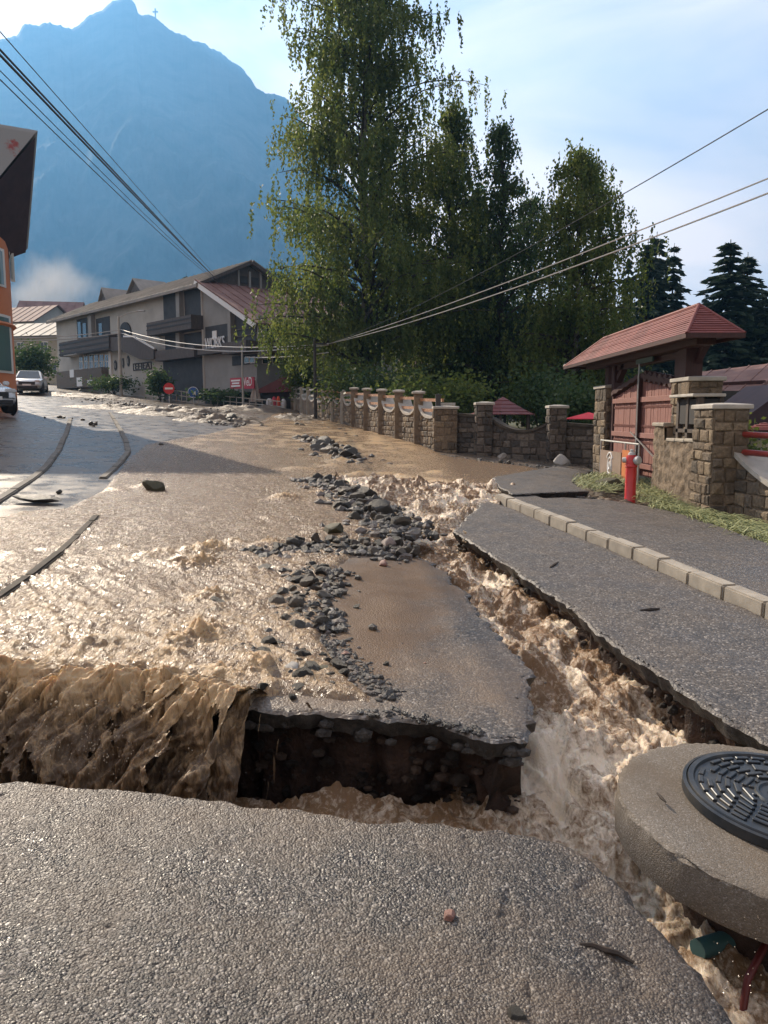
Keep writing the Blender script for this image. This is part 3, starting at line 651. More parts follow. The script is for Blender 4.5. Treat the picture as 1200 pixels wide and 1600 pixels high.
bil = np.abs(fbm(wx*4.6, wy*2.0, 2, 319, gain=.4)); cur = np.abs(fbm(wx*15, wy*5.5, 2, 323)); str_ = np.abs(fbm(wx*9+wy*1.2, wy*1.7, 2, 327)); fro = fbm(X*42, Y*36, 3, 329)
cs = 1-0.6*casc
Z = plane(X, Y)+stream_level(Y)+en*cs*(0.095*big+0.085*bil+0.030*cur+0.045*str_+0.008*fro+0.016*np.abs(fbm(X*26+2*wx, Y*20, 3, 335)))+casc*(0.10*np.abs(fbm(wx*3.6, wy*1.9, 2, 321))+.05*big+.006*fro)
for hx, hy, a, r in [(*gp(815,990)[:2], .17, .20), (*gp(790,960)[:2], .08, .16), (*gp(900,1075)[:2], .13, .24), (*gp(1000,1100)[:2], .10, .25), (*gp(720,880)[:2], .10, .3), (*gp(1060,1120)[:2], .10, .2), (0.72, 3.0, .12, .2), (0.98, 2.55, .06, .15), (1.0, 1.75, .22, .14), (0.92, 2.0, .14, .1), (1.2, 1.45, .2, .16)]:
    Z += a*np.exp(-(((X-hx)/r)**2+((Y-hy)/r)**2)*1.5)*(0.75+0.6*fbm(X*8, Y*8, 3, 331))
foam = -0.12+0.40*sstep(0.16, 0.02, bil)+0.75*sstep(-0.1, 0.6, fbm(wx*2.6+9, wy*0.9, 3, 341))+0.40*sstep(.14, .02, cur)+0.25*sstep(.1, .7, fbm(X*20, Y*14, 3, 343))+0.20*casc
foam = np.clip(foam, 0, 1.1)*(1-0.8*pool)+0.42*sstep(5.0, 4.0, Y)*sstep(2.4, 3.0, Y)*sstep(0.3, 0.75, X)
foam += 0.5*sstep(3.3, 2.95, Y)*sstep(-1.2, -1.7, X)
st = sheet('stream_water', X, Y, Z, keep, M['stream'], foam, kind='structure')

# ---- muddy waterfall curling over the broken road lip
def fall_mesh(name, ua, ub, flow, throw, drop, seed, n_s, n_t, width_mod=None, thin=1.0, lip=0.22):
    px = [-700,-300,0,100,200,300,385,470,560]; py = [1030,1045,1060,1068,1076,1084,1106,1112,1120]
    us = np.linspace(ua, ub, n_s); E = np.array([[*gp(u, np.interp(u, px, py))] for u in us])
    t = np.linspace(0, 1, n_t); fl = np.array(flow)/np.hypot(*flow)
    S, T = np.meshgrid(np.arange(n_s), t, indexing='ij')
    ex = E[S, 0]; ey = E[S, 1]
    s_len = np.concatenate([[0], np.cumsum(np.hypot(*np.diff(E[:, :2], axis=0).T))])[S]
    tt = np.clip((T-0.22)/0.78, 0, 1)
    var = 1+0.35*fbm(s_len*1.8, 0*s_len+seed, 3, seed)
    th = throw*var
    off = np.where(T < 0.22, -lip*(0.22-T)/0.22, th*tt**0.72)
    dr = np.where(T < 0.22, 0.0, -drop*tt**1.5)
    sl = s_len+0.12*fbm(s_len*2, T*1.5, 2, seed+2)+0.15*tt
    rid = ridged(sl*3.6, T*1.3+seed, 3, seed+3); rf = ridged(sl*9, T*2.4, 3, seed+5); lump = fbm(sl*7, T*5-1.2*tt, 5, seed+7, gain=.6); fil = ridged(sl*26, T*7, 3, seed+9)
    amp = sstep(0.0, 0.25, T)
    dn = amp*(0.075*rid+0.04*rf*(0.4+tt)+0.07*lump+0.018*fil)*thin*(0.7+0.6*tt)
    up = np.clip(1-np.abs(T-0.27)/0.24, 0, 1)*(0.055*np.maximum(rid, -.1)+0.05*np.abs(lump)+.02*np.abs(fbm(sl*22, T*9, 3, seed+13)))*thin
    nx, ny = fl*0.8; nzv = 0.55
    Xf = ex+fl[0]*off+nx*dn; Yf = ey+fl[1]*off+ny*dn
    Zf = plane(ex, ey)-0.01+0.03*sstep(0, .12, T)+dr+nzv*dn*0.6+up+0.02*amp
    hole = np.zeros(S.shape, bool)
    foam = 0.95*np.clip(1-np.abs(T-0.30)/0.20, 0, 1)*sstep(0.0, 0.9, rid+.5*lump)+0.35*sstep(0.35, 1.1, rf)*amp+0.25*sstep(0.8, 1.0, T)
    if width_mod is not None: hole = width_mod(sl, T, seed)
    n_s, n_t = S.shape
    V = np.stack([Xf, Yf, Zf], -1).reshape(-1, 3)
    i = np.arange((n_s-1)*(n_t-1)); r = i//(n_t-1); c = i % (n_t-1)
    F = np.stack([r*n_t+c, r*n_t+c+1, (r+1)*n_t+c+1, (r+1)*n_t+c], 1)
    F = F[~hole.ravel()[F].any(1)]
    o = np_mesh(name, V, F, M['fall'], attrs={'foam': foam.ravel()}); o['kind'] = 'stuff'; return o
def frays(sl, T, seed): return (T > 0.3) & (fbm(sl*9, T*1.2, 3, seed+31) > (0.75-0.65*sstep(0.25, 1.0, T)))
def torn(sl, T, seed):
    right = sstep(sl.max()-.75, sl.max()-.1, sl)
    return (T > 0.34-.05*right) & (fbm(sl*5.5, T*1.8, 5, seed+41, gain=.62)+.35*right*np.abs(fbm(sl*20, T*1.2, 3, seed+43)) > 0.62-0.55*sstep(0.3, 1.0, T)-.22*right)
fall_mesh('waterfall', -420, 372, (-0.30,-0.95), 0.34, 0.62, 431, 620, 110)
fall_mesh('waterfall', -420, 396, (-0.30,-0.95), 0.52, 0.62, 401, 760, 130, width_mod=torn)
fall_mesh('waterfall', 330, 398, (-0.15,-0.98), 0.26, 0.66, 409, 90, 90, thin=0.7, width_mod=frays)
def threads(sl, T, seed): return fbm(sl*16, T*0.6, 2, seed+33)+.3*fbm(sl*45, T*4, 2, seed+35) < 0.58
fall_mesh('water_thread', 452, 498, (-0.05,-1.0), 0.13, 0.66, 417, 80, 80, thin=0.25, width_mod=threads, lip=.04)
fall_mesh('water_thread', 405, 440, (-0.05,-1.0), 0.10, 0.66, 423, 60, 80, thin=0.2, width_mod=threads, lip=.04)

# splash at the foot of the falls and flying drops
mb = MB()
def ico(rad, sub=1):
    bm = bmesh.new(); bmesh.ops.create_icosphere(bm, subdivisions=sub, radius=rad); v = [tuple(x.co) for x in bm.verts]; f = [tuple(q.index for q in p.verts) for p in bm.faces]; bm.free(); return v, f
iv, jf = ico(1.0, 1)
def add_ico(mb, c, s):
    i = len(mb.v); mb.v += [(c[0]+x*s[0], c[1]+y*s[1], c[2]+z*s[2]) for x, y, z in iv]; mb.f += [tuple(i+k for k in p) for p in jf]
for k in range(170):
    u = random.uniform(60, 210) if k < 100 else random.choice([random.uniform(0, 330), random.uniform(130, 180)]); v = random.gauss(1165, 26)
    c = at(u, v, random.uniform(3.0, 3.35)); r = random.uniform(0.001, 0.0038)
    add_ico(mb, c, (r, r, r*random.uniform(1, 1.8)))
for k in range(60):
    c = gp(random.gauss(335, 14), random.gauss(868, 8)); r = random.uniform(0.003, 0.008); add_ico(mb, (c[0], c[1], c[2]+random.uniform(.08, .2)), (r, r, r))
fm = MB()
for hi, (hx, hy, a_, r_) in enumerate(HW):
    if a_ < 0.05 or hy > 12: continue
    for k in range(int(420*a_)):
        px_, py_ = random.gauss(hx, r_*.55), random.gauss(hy, r_*.45); q = math.exp(-(((px_-hx)/r_)**2+((py_-hy)/(r_*.75))**2)*1.4)
        rr_ = random.uniform(.003, .011)*(1 if random.random() < .8 else 1.6); add_ico(fm, (px_, py_, pz(px_, py_)+a_*q*random.uniform(.3, 1.05)+.02), (rr_*random.uniform(.8, 1.6), rr_*random.uniform(.8, 1.4), rr_))
for k in range(260):
    u_ = random.uniform(590, 790); p_ = gp(u_, random.uniform(745, 850))
    if pip(polyR, np.array([p_.x]), np.array([p_.y]))[0]: continue
    rr_ = random.uniform(.006, .018); add_ico(fm, (p_.x, p_.y, p_.z+random.uniform(-.02, .12)), (rr_, rr_, rr_))
for k in range(160):
    p_ = gp(random.uniform(0, 380), random.gauss(1082, 14)); rr_ = random.uniform(.003, .009); add_ico(fm, (p_.x, p_.y-.06, p_.z+random.uniform(0, .05)), (rr_, rr_, rr_))
o = fm.build('splash_froth', M['froth'], smooth=True); o['kind'] = 'stuff'
for k in range(45):
    c = at(random.uniform(1060, 1190), random.uniform(1420, 1560), random.uniform(1.7, 2.3)); r = random.uniform(0.0008, 0.002); add_ico(mb, c, (r, r, r))
o = mb.build('splash_drops', M['drop'], smooth=True); o['kind'] = 'stuff'

# stones and crumbs bedded in the washed-out bank under the stranded slab
bk = MB(); fl_ = [np.array(p) for p in front_M[4:]]
for k in range(240):
    i = random.randrange(len(fl_)-1); p = fl_[i]+(fl_[i+1]-fl_[i])*random.random(); dz = random.uniform(.13, .62); rr_ = .006+.034*random.random()**3
    ins_ = .12+.10*min(dz, .5)+random.uniform(-.04, .03); add_ico(bk, (p[0], p[1]+ins_, pz(*p)-dz), (rr_*random.uniform(.9, 1.6), rr_*random.uniform(.7, 1.1), rr_*random.uniform(.6, 1.1)))
fr_ = [np.array(p) for p in left_R]
for k in range(260):
    i = random.randrange(len(fr_)-1); p = fr_[i]+(fr_[i+1]-fr_[i])*random.random(); dz = random.uniform(.12, .4); rr_ = .008+.03*random.random()**3
    add_ico(bk, (p[0]+.07+.1*dz, p[1]+.03, pz(*p)-dz), (rr_*1.2, rr_, rr_))
o = bk.build('bank_stones', M['bank_stone']); o['kind'] = 'stuff'
bk = MB()
for k in range(26):                      # tar lumps hanging off the broken rim
    i = random.randrange(len(fl_)-1); p = fl_[i]+(fl_[i+1]-fl_[i])*random.random(); rr_ = random.uniform(.012, .035)
    add_ico(bk, (p[0], p[1]+.02, pz(*p)-random.uniform(.05, .12)), (rr_*1.6, rr_*.8, rr_))
o = bk.build('tar_lumps', M['tar']); o['kind'] = 'stuff'
# ================================================================== ROCKS AND DEBRIS
def rock_mesh(seed, sub=2, flat=0.7, rough=0.28):
    bm = bmesh.new(); bmesh.ops.create_icosphere(bm, subdivisions=sub, radius=1.0)
    rr = random.Random(seed); cuts = []
    for k in range(9):
        n = Vector((rr.gauss(0, 1), rr.gauss(0, 1), rr.gauss(0, 1))).normalized(); cuts.append((n, rr.uniform(0.50, 0.86)))
    sx, sy, sz = rr.uniform(0.8, 1.25), rr.uniform(0.7, 1.0), flat*rr.uniform(0.75, 1.1)
    for v in bm.verts:
        p = v.co.copy()
        for n, d in cuts:
            t = p.dot(n)
            if t > d: p -= n*(t-d)*0.97
        q = np.array([[p.x*1.7+seed*3.1, p.y*1.7+p.z*1.3]])
        p *= 1+rough*0.35*float(fbm(q[:, 0], q[:, 1], 3, seed)[0])
        v.co = Vector((p.x*sx, p.y*sy, p.z*sz))
    me = bpy.data.meshes.new('rock'); bm.to_mesh(me); bm.free()
    me.polygons.foreach_set('use_smooth', [True]*len(me.polygons)); me.set_sharp_from_angle(angle=R(24))
    return me
ROCKS = [rock_mesh(s, 3 if s < 14 else 2, flat=0.72) for s in range(14)]
FLAT = [rock_mesh(50+s, 2, flat=0.35) for s in range(4)]
def put_rock(x, y, r, label, group=None, mat=None, mesh=None, sink=0.35, cat='rock', name='rock', rot=None, h=0.0, squash=None):
    me = mesh or random.choice(ROCKS)
    if mat is not None or not me.materials:
        if mat is not None and mat is not M['rock']: me = me.copy(); me.materials.clear(); me.materials.append(mat)
        elif not me.materials: me.materials.append(M['rock'])
    o = bpy.data.objects.new(name, me); COL.objects.link(o)
    z = pz(x, y)+h
    o.location = (x, y, z + r*(0.62-sink)); o.scale = (r, r*random.uniform(.85, 1.1), r*random.uniform(.85, 1.1)) if not squash else squash
    o.rotation_euler = rot or (random.uniform(-.4, .4), random.uniform(-.4, .4), random.uniform(0, 6.28))
    return props(o, label, cat, group)
def poly_rocks(n, line, wid, rmin, rmax, label, group, bias=2.0, pile=0.0, sink=0.35, minsep=0.75):
    pts = [np.array([*gp(u, v)[:2]]) for u, v in line]; cum = [0]
    for a, b in zip(pts, pts[1:]): cum.append(cum[-1]+np.hypot(*(b-a)))
    placed = []; tries = 0; objs = []
    while len(placed) < n and tries < n*40:
        tries += 1
        s = random.uniform(0, cum[-1]); k = max(i for i in range(len(pts)-1) if cum[i] <= s+1e-9); t = (s-cum[k])/(cum[k+1]-cum[k]+1e-9)
        d = (pts[k+1]-pts[k]); d /= np.hypot(*d)+1e-9; w = wid if not isinstance(wid, (list, tuple)) else wid[k]+(wid[k+1]-wid[k])*t
        off = max(-1, min(1, random.gauss(0, 0.45)))*w
        p = pts[k]+(pts[k+1]-pts[k])*t+np.array([-d[1], d[0]])*off
        r = rmin+(rmax-rmin)*random.random()**bias
        if any(np.hypot(*(p-q)) < (r+rq)*minsep for q, rq in placed): continue
        placed.append((p, r))
        third = (' upstream', ' midway', ' downstream')[min(2, int(3*s/cum[-1]))]
        o = put_rock(p[0], p[1], r, label+third, group, sink=sink, h=pile*max(0, 1-abs(off)/max(w, .01))*r); objs.append((o, p, r))
    if n >= 20:
        done = set()
        for word, key in (('largest ', lambda q: -q[2]), ('leftmost ', lambda q: q[1][0]/q[1][1]), ('rightmost ', lambda q: -q[1][0]/q[1][1]), ('nearest ', lambda q: q[1][1]), ('farthest ', lambda q: -q[1][1])):
            o, p, r = min(objs, key=key)
            if o.name not in done: done.add(o.name); o['label'] = word+label
    return placed
poly_rocks(28, [(482,688),(505,694),(525,708),(548,722)], 0.45, 0.10, 0.26, 'dark wet stone of the farthest pile standing out of the muddy water', 'stones of the far pile')
poly_rocks(46, [(505,752),(545,775),(580,802),(615,830)], [0.30,0.36,0.34,0.3], 0.065, 0.17, 'grey stone in the ridge lying along the left bank of the torrent', 'stones of the ridge along the torrent', pile=0.4)
poly_rocks(62, [(398,868),(450,862),(500,852),(560,856),(610,862),(640,872)], [0.10,0.2,0.3,0.3,0.28,0.16], 0.05, 0.115, 'dark stone in the pile across the head of the stranded slab', 'stones of the pile heading the slab', pile=0.6)
poly_rocks(58, [(495,888),(478,915),(470,945),(478,975),(505,990)], [0.2,0.24,0.2,0.17,0.12], 0.04, 0.09, 'rounded stone in the line down the left side of the slab', 'stones lining the left side of the slab', pile=0.4)
poly_rocks(38, [(415,1012),(440,1030),(480,1044),(510,1062)], [0.10,0.16,0.2,0.14], 0.034, 0.08, 'wet stone scattered just above the waterfall lip', 'stones above the waterfall lip')
poly_rocks(20, [(255,640),(300,648),(345,658),(372,664)], 0.5, 0.10, 0.30, 'dark boulder in the mud heap on the upper road', 'boulders on the upper road', pile=0.3)
poly_rocks(12, [(885,742),(930,748),(985,752)], 0.5, 0.05, 0.12, 'broken stone in the rubble in front of the wooden gate', 'rubble before the gate', pile=0.5)
poly_rocks(14, [(880,768),(905,778),(940,790)], 0.22, 0.03, 0.09, 'small stone around the washed out hole by the hydrant', 'stones round the hydrant hole')
poly_rocks(14, [(700,716),(760,722),(840,728),(890,738)], 0.15, 0.03, 0.10, 'pale stone washed along the foot of the dark wall', 'stones along the dark wall')
poly_rocks(9, [(455,662),(520,676),(580,686)], 0.3, 0.05, 0.12, 'small stone beside the foot of the scalloped wall', 'stones along the scalloped wall')
poly_rocks(14, [(95,616),(140,622),(190,632),(225,640)], 1.2, 0.08, 0.3, 'dark clod of mud left on the sunlit upper road', 'mud clods on the upper road', sink=0.5)
poly_rocks(10, [(60,650),(120,655),(150,668)], 0.8, 0.05, 0.14, 'dark clod left on the edge of the parking bay', 'clods by the parking bay', sink=0.45)
def at_px(u, v): p = gp(u, v); return p.x, p.y
SP = [  # u, v, radius, label, material, mesh
 (606,858,.125,'large pinkish boulder at the right end of the stone pile','rock_pink',0),
 (600,884,.05,'reddish brown stone lying alone on the head of the slab','rock_red',2),
 (563,868,.06,'pale cream stone in front of the pinkish boulder','rock_pale',4),
 (519,836,.13,'brown mossy boulder on top of the stone pile','rock_moss',5),
 (413,893,.09,'flat dark boulder left of the stone pile in shallow water',None,6),
 (448,890,.07,'dark blocky rock beside the flat dark boulder',None,3),
 (516,962,.055,'rounded light grey stone at the edge of the brown puddle','rock_pale',1),
 (314,1006,.07,'dark rock under an arching wave left of the stones',None,7),
 (340,946,.07,'dark rock in a foaming hump of water',None,8),
 (373,882,.055,'small black rock right of the tallest splash',None,9),
 (412,1082,.062,'square dark rock on the very lip of the waterfall',None,10),
 (470,1080,.05,'angular dark rock on the broken edge of the slab',None,11),
 (518,1078,.05,'rounded brown stone on the broken edge of the slab',None,12),
 (458,1050,.055,'pale cornered rock among the stones above the fall','rock_pale',13),
 (500,1050,.065,'flat brownish rock among the gravel','rock_moss',0),
 (420,1013,.07,'dark humped rock at the top of the lowest stone group',None,2),
 (540,1024,.03,'orange tinted stone in the gravel','rock_red',5),
 (556,950,.028,'small dark stone alone on the brown puddle',None,6),
 (604,1040,.025,'small dark stone on the drying slab',None,7),
 (664,1037,.012,'tiny reddish pebble in the middle of the slab','rock_red',8),
 (702,1436,.030,'reddish brown pebble on the foreground asphalt','rock_red',3),
 (808,1590,.032,'dark angular stone at the bottom edge of the foreground',None,9),
 (190,975,.028,'lone dark stone poking out of the flooded lane',None,1),
 (252,697,.07,'round dark stone on the sunlit wet road',None,2),
 (878,726,.24,'big grey boulder at the foot of the dark wall','rock_pale',6),
 (784,716,.16,'pale lump of stone below the dark wall','rock_pale',9),
 (955,772,.30,'large tilted brown rock beside the hydrant','rock_moss',11),
 (92,771,.06,'small dark lump right of the overturned asphalt chunk',None,12),
 (650,857,.05,'dark stone at the tip of the pile above the torrent',None,10),
 (456,1092,.035,'small wet stone at the slab corner above the thread of water',None,9),
 (1052,806,.10,'rough stone in the reeds below the rendered wall','rock_pink',5),
]
for u, v, r, lab, mt, k in SP:
    x, y = at_px(u, v)
    me = FLAT[0] if 'flat' in lab else ROCKS[k]
    put_rock(x, y, r, lab, mat=M[mt] if mt else None, mesh=me, cat='pebble' if 'pebble' in lab else 'boulder' if 'boulder' in lab else 'rock', sink=0.3 if r < .1 else 0.25)
# fine gravel: uncountable
def scatter_gravel(name, line, wid, n, rmin, rmax, h=0.0, mat='gravel', polyonly=None):
    pts = [np.array([*gp(u, v)[:2]]) for u, v in line]; mb = MB(); cum = [0]
    for a, b in zip(pts, pts[1:]): cum.append(cum[-1]+np.hypot(*(b-a)))
    for i in range(n):
        s = random.uniform(0, cum[-1]); k = max(j for j in range(len(pts)-1) if cum[j] <= s+1e-9); t = (s-cum[k])/(cum[k+1]-cum[k]+1e-9)
        d = (pts[k+1]-pts[k]); d /= np.hypot(*d)+1e-9
        p = pts[k]+(pts[k+1]-pts[k])*t+np.array([-d[1], d[0]])*random.gauss(0, 0.5)*wid
        r = rmin+(rmax-rmin)*random.random()**2.2
        a = random.uniform(0, 3.1); ca, sa = math.cos(a), math.sin(a); sx, sy, sz = r*random.uniform(.8, 1.4), r*random.uniform(.6, 1), r*random.uniform(.5, .9)
        b0 = len(mb.v); z0 = pz(*p)+h+sz*0.4; w = [random.uniform(.75, 1.2) for _ in iv]
        mb.v += [(p[0]+(ca*x*sx-sa*y*sy)*q, p[1]+(sa*x*sx+ca*y*sy)*q, z0+z*sz*q) for (x, y, z), q in zip(iv, w)]
        mb.f += [tuple(b0+kk for kk in f) for f in jf]
    o = mb.build(name, M[mat]); o['kind'] = 'stuff'; return o
scatter_gravel('gravel', [(492,985),(520,1015),(540,1035),(575,1065),(615,1096)], 0.11, 800, 0.006, 0.026)
scatter_gravel('gravel', [(500,890),(470,950),(500,990)], 0.22, 1250, 0.008, 0.050)
scatter_gravel('gravel', [(400,872),(520,858),(640,868)], 0.28, 1200, 0.012, 0.062)
scatter_gravel('gravel', [(500,750),(545,775),(580,802),(630,842)], 0.44, 1500, 0.014, 0.085)
scatter_gravel('gravel', [(475,684),(520,704),(552,726)], 0.6, 420, 0.02, 0.10)
scatter_gravel('gravel', [(690,712),(760,722),(850,730),(900,745),(1000,762)], 0.3, 260, 0.012, 0.05)
scatter_gravel('gravel', [(880,765),(900,778),(960,792)], 0.3, 160, 0.012, 0.05, h=0.03)
scatter_gravel('gravel', [(200,632),(270,643),(340,658),(380,668)], 1.0, 300, 0.03, 0.12)
scatter_gravel('gravel', [(60,612),(130,620),(210,635),(290,645)], 2.2, 300, 0.02, 0.09)
scatter_gravel('gravel', [(300,640),(430,640),(520,672)], 0.8, 200, 0.03, 0.10)
scatter_gravel('gravel', [(560,930),(640,1000),(760,1100)], 0.5, 60, 0.003, 0.010)
scatter_gravel('gravel', [(760,860),(900,950),(1150,1080)], 0.3, 70, 0.003, 0.010)
scatter_gravel('gravel', [(20,1280),(300,1400),(600,1420),(900,1450)], 0.55, 170, 0.002, 0.006)
scatter_gravel('gravel', [(0,900),(200,880),(300,830),(420,800)], 0.8, 30, 0.008, 0.022)
scatter_gravel('gravel', [(400,1012),(440,1035),(500,1058)], 0.2, 600, 0.008, 0.045)
# crumbs of tar along the broken edge of the slab
scatter_gravel('asphalt_crumbs', [(555,1113),(600,1112),(640,1118),(700,1134),(760,1146)], 0.05, 170, 0.006, 0.022, h=0.0, mat='tar')
# mud heaps
def heap(name, u, v, rx, ry, hgt, seed, mat='mud', label=None, cat=None, kind='structure'):
    c = gp(u, v); n = 40; xs = np.linspace(-1, 1, n); X, Y = np.meshgrid(xs, xs)
    rr = np.hypot(X, Y); z = hgt*np.clip(1-rr*rr, -0.3, 1)*(0.7+0.6*fbm(X*3+seed, Y*3, 4, seed))+0.12*hgt*ridged(X*7, Y*7, 3, seed)
    xx = c.x+X*rx; yy = c.y+Y*ry
    o = np_mesh(name, np.stack([xx, yy, plane(xx, yy)+z-0.03], -1).reshape(-1, 3), grid_faces(n, n), M[mat]); props(o, label, cat, None, kind)
heap('mud_bank', 300, 650, 3.2, 1.6, 0.40, 3); heap('mud_bank', 345, 660, 1.8, 1.0, 0.30, 5); heap('mud_bank', 130, 620, 4.0, 1.6, 0.25, 7); heap('mud_bank', 405, 642, 3.0, 1.6, 0.35, 9)
heap('mud_bank', 940, 765, 1.1, 1.6, 0.16, 13); heap('mud_bank', 960, 788, 0.7, 0.5, 0.10, 17); heap('mud_bank', 470, 655, 1.5, 2.2, 0.25, 23); heap('mud_bank', 200, 640, 3.0, 1.2, 0.2, 27)
# overturned asphalt chunk, slab fragments, twigs
x, y = at_px(62, 786); t = thing('asphalt_chunk', 'dark overturned asphalt chunk lying on the wet road at far left', 'asphalt chunk', (x, y, pz(x, y)))
rock_o = bpy.data.objects.new('chunk', FLAT[1].copy()); COL.objects.link(rock_o); rock_o.data.materials.clear(); rock_o.data.materials.append(M['tar']); rock_o.parent = t; rock_o.scale = (.27, .17, .20); rock_o.location = (0, 0, .06); rock_o.rotation_euler = (.1, .12, .1)
mb = MB(); pr = [(-.22,-.1),(-.05,-.15),(.16,-.13),(.27,-.04),(.24,.08),(.02,.13),(-.2,.09)]
pass
mb = MB(); mb.prism([(x+a*.6-.1, y+b*.7+.28, pz(x, y)+0.01) for a, b in pr], (0.0, 0.01, 0.05)); o = mb.build('asphalt_chunk', M['wetroad'], origin=(x-.1, y+.28, pz(x, y))); props(o, 'small brown asphalt fragment just behind the overturned chunk', 'asphalt chunk')
x, y = at_px(240, 768); mb = MB(); mb.prism([(x+a*1.1, y+b, pz(x, y)-0.02) for a, b in [(-.14,-.1),(.12,-.12),(.17,.05),(.02,.15),(-.12,.08)]], (0.05, 0.03, 0.16)); put_rock(x, y, .17, 'brown wedge shaped rock standing in the shaded shallow water', mat=M['rock_moss'], mesh=ROCKS[8], sink=.2)
def twig(pix, r, label, h=0.01):
    pts = [gp(u, v)+Vector((0, 0, h+0.004*math.sin(3*i))) for i, (u, v) in enumerate(pix)]
    o = MB().tube(pts, [r*(0.5+0.9*math.sin(math.pi*min(.95, max(.08, i/(len(pts)-1))))) for i in range(len(pts))], 6).build('twig', M['twig'], smooth=True, origin=pts[0]); props(o, label, 'twig')
twig([(906,1481),(925,1482),(945,1489),(965,1495),(990,1508)], 0.0075, 'dark flattened twig lying on the foreground asphalt', 0.010)
twig([(1000,956),(1015,955),(1030,953)], 0.012, 'short dark twig on the right lane below the kerb')
twig([(860,888),(866,884),(872,880)], 0.012, 'tiny twig in the middle of the right lane')
twig([(1026,1250),(1033,1258),(1040,1264)], 0.005, 'small grey twig on the concrete collar beside the manhole', 0.03)

# ================================================================== MANHOLE COLLAR
NRM = Vector((-BX, -BY, 1)).normalized(); TX = Vector((1, 0, BX)).normalized(); TY = NRM.cross(TX)
cc = Vector((1.60, 2.93, pz(1.60, 2.93)+0.005))
col = thing('concrete_collar', 'round concrete manhole collar undercut by the torrent', 'manhole collar', cc)
def lathe_rough(name, prof, c, n, mat, parent, js, seed, jz=0.0):
    V = []; m = len(prof)
    for j in range(n):
        a = 2*math.pi*j/n
        for k, (r, z) in enumerate(prof):
            q = float(fbm(np.array([math.cos(a)*5+k*0.6]), np.array([math.sin(a)*5+z*6]), 4, seed)[0]); q2 = float(pnoise(np.array([math.cos(a)*20+k]), np.array([math.sin(a)*20]), seed+3)[0])
            rr = r+js[k]*(q+0.5*q2); V.append(tuple(c + TX*(rr*math.cos(a))+TY*(rr*math.sin(a))+NRM*(z+js[k]*0.4*q2)))
    F = [(j*m+k, ((j+1) % n)*m+k, ((j+1) % n)*m+k+1, j*m+k+1) for j in range(n) for k in range(m-1)]
    o = np_mesh(name, V, F, mat, parent); o.data.set_sharp_from_angle(angle=R(28)); return o
lathe_rough('ring', [(0.30,0.0),(0.45,0.0),(0.58,0.0),(0.606,-0.001),(0.618,-0.003),(0.624,-0.008),(0.628,-0.016),(0.630,-0.05),(0.631,-0.10),(0.628,-0.15),(0.624,-0.172),(0.612,-0.18),(0.5,-0.18),(0.3,-0.18)][::-1], cc, 180, M['concrete'], col, [0,0,.001,.004,.012,.016,.014,.004,.005,.004,.006,.003,.002,0][::-1], 5)
lathe_rough('shaft', [(0.40,-0.17),(0.38,-0.5),(0.40,-1.3)][::-1], cc, 48, M['soil'], col, [.01,.01,.01], 8)
cv = Vector((1.655, 2.985, pz(1.655, 2.985)+0.03)); ax = (TX, TY, NRM); CR = 0.385
cover = thing('manhole_cover', 'dark grey round manhole cover with raised ribs on the collar', 'manhole cover', cv)
MB().lathe([(CR+.018,-.02),(CR+.018,.018),(CR+.004,.022),(CR+.004,-.02)], cv, 96, ax, cap=False).build('frame_ring', M['iron'], cover, smooth=True)
MB().lathe([(0.0,.018),(0.10,.018),(.108,.026),(.118,.026),(.124,.016),(CR-.03,.016),(CR-.024,.028),(CR-.004,.028),(CR,.02),(CR,-.02),(0,-.02)], cv, 96, ax, cap=False).build('lid', M['iron'], cover, smooth=True)
mb = MB()
for ri, rad in enumerate((0.155,0.19,0.225,0.26,0.295,0.33)):
    nseg = 8+ri*4
    for j in range(nseg):
        a = 2*math.pi*(j+0.5*(ri % 2))/nseg
        if (ri in (2, 3) and (1.1 < a < 1.75 or 4.2 < a < 4.9)) or (ri > 3 and j % 7 == 3): continue
        c = cv+TX*(rad*math.cos(a))+TY*(rad*math.sin(a))+NRM*0.019
        tdir = (-math.sin(a)*TX+math.cos(a)*TY); rd = math.cos(a)*TX+math.sin(a)*TY
        l = 2*math.pi*rad/nseg*0.80
        mb.box(c, (l, 0.020, 0.014), (tdir, rd, NRM))
for a in (1.42, 4.55):
    c = cv+TX*(0.24*math.cos(a))+TY*(0.24*math.sin(a))+NRM*0.019; mb.box(c, (0.12, 0.05, 0.010), (-math.sin(a)*TX+math.cos(a)*TY, math.cos(a)*TX+math.sin(a)*TY, NRM))
for j in range(12):
    a = 2*math.pi*j/12; c = cv+TX*(0.135*math.cos(a))+TY*(0.135*math.sin(a))+NRM*0.019; mb.box(c, (0.012, 0.02, 0.012), (-math.sin(a)*TX+math.cos(a)*TY, math.cos(a)*TX+math.sin(a)*TY, NRM))
o = mb.build('rib', M['iron'], cover, bevel=0.003); o['kind'] = 'stuff'
mb = MB()
for a0, a1 in ((0.6, 2.2), (2.7, 4.3), (4.8, 6.4)):
    a = a0; b = a1; mb.beam(cv+TX*(.07*math.cos(a))+TY*(.07*math.sin(a))+NRM*.02, cv+TX*(.07*math.cos(b))+TY*(.07*math.sin(b))+NRM*.02, .008, .008, NRM)
mb.build('emblem', M['iron'], cover)
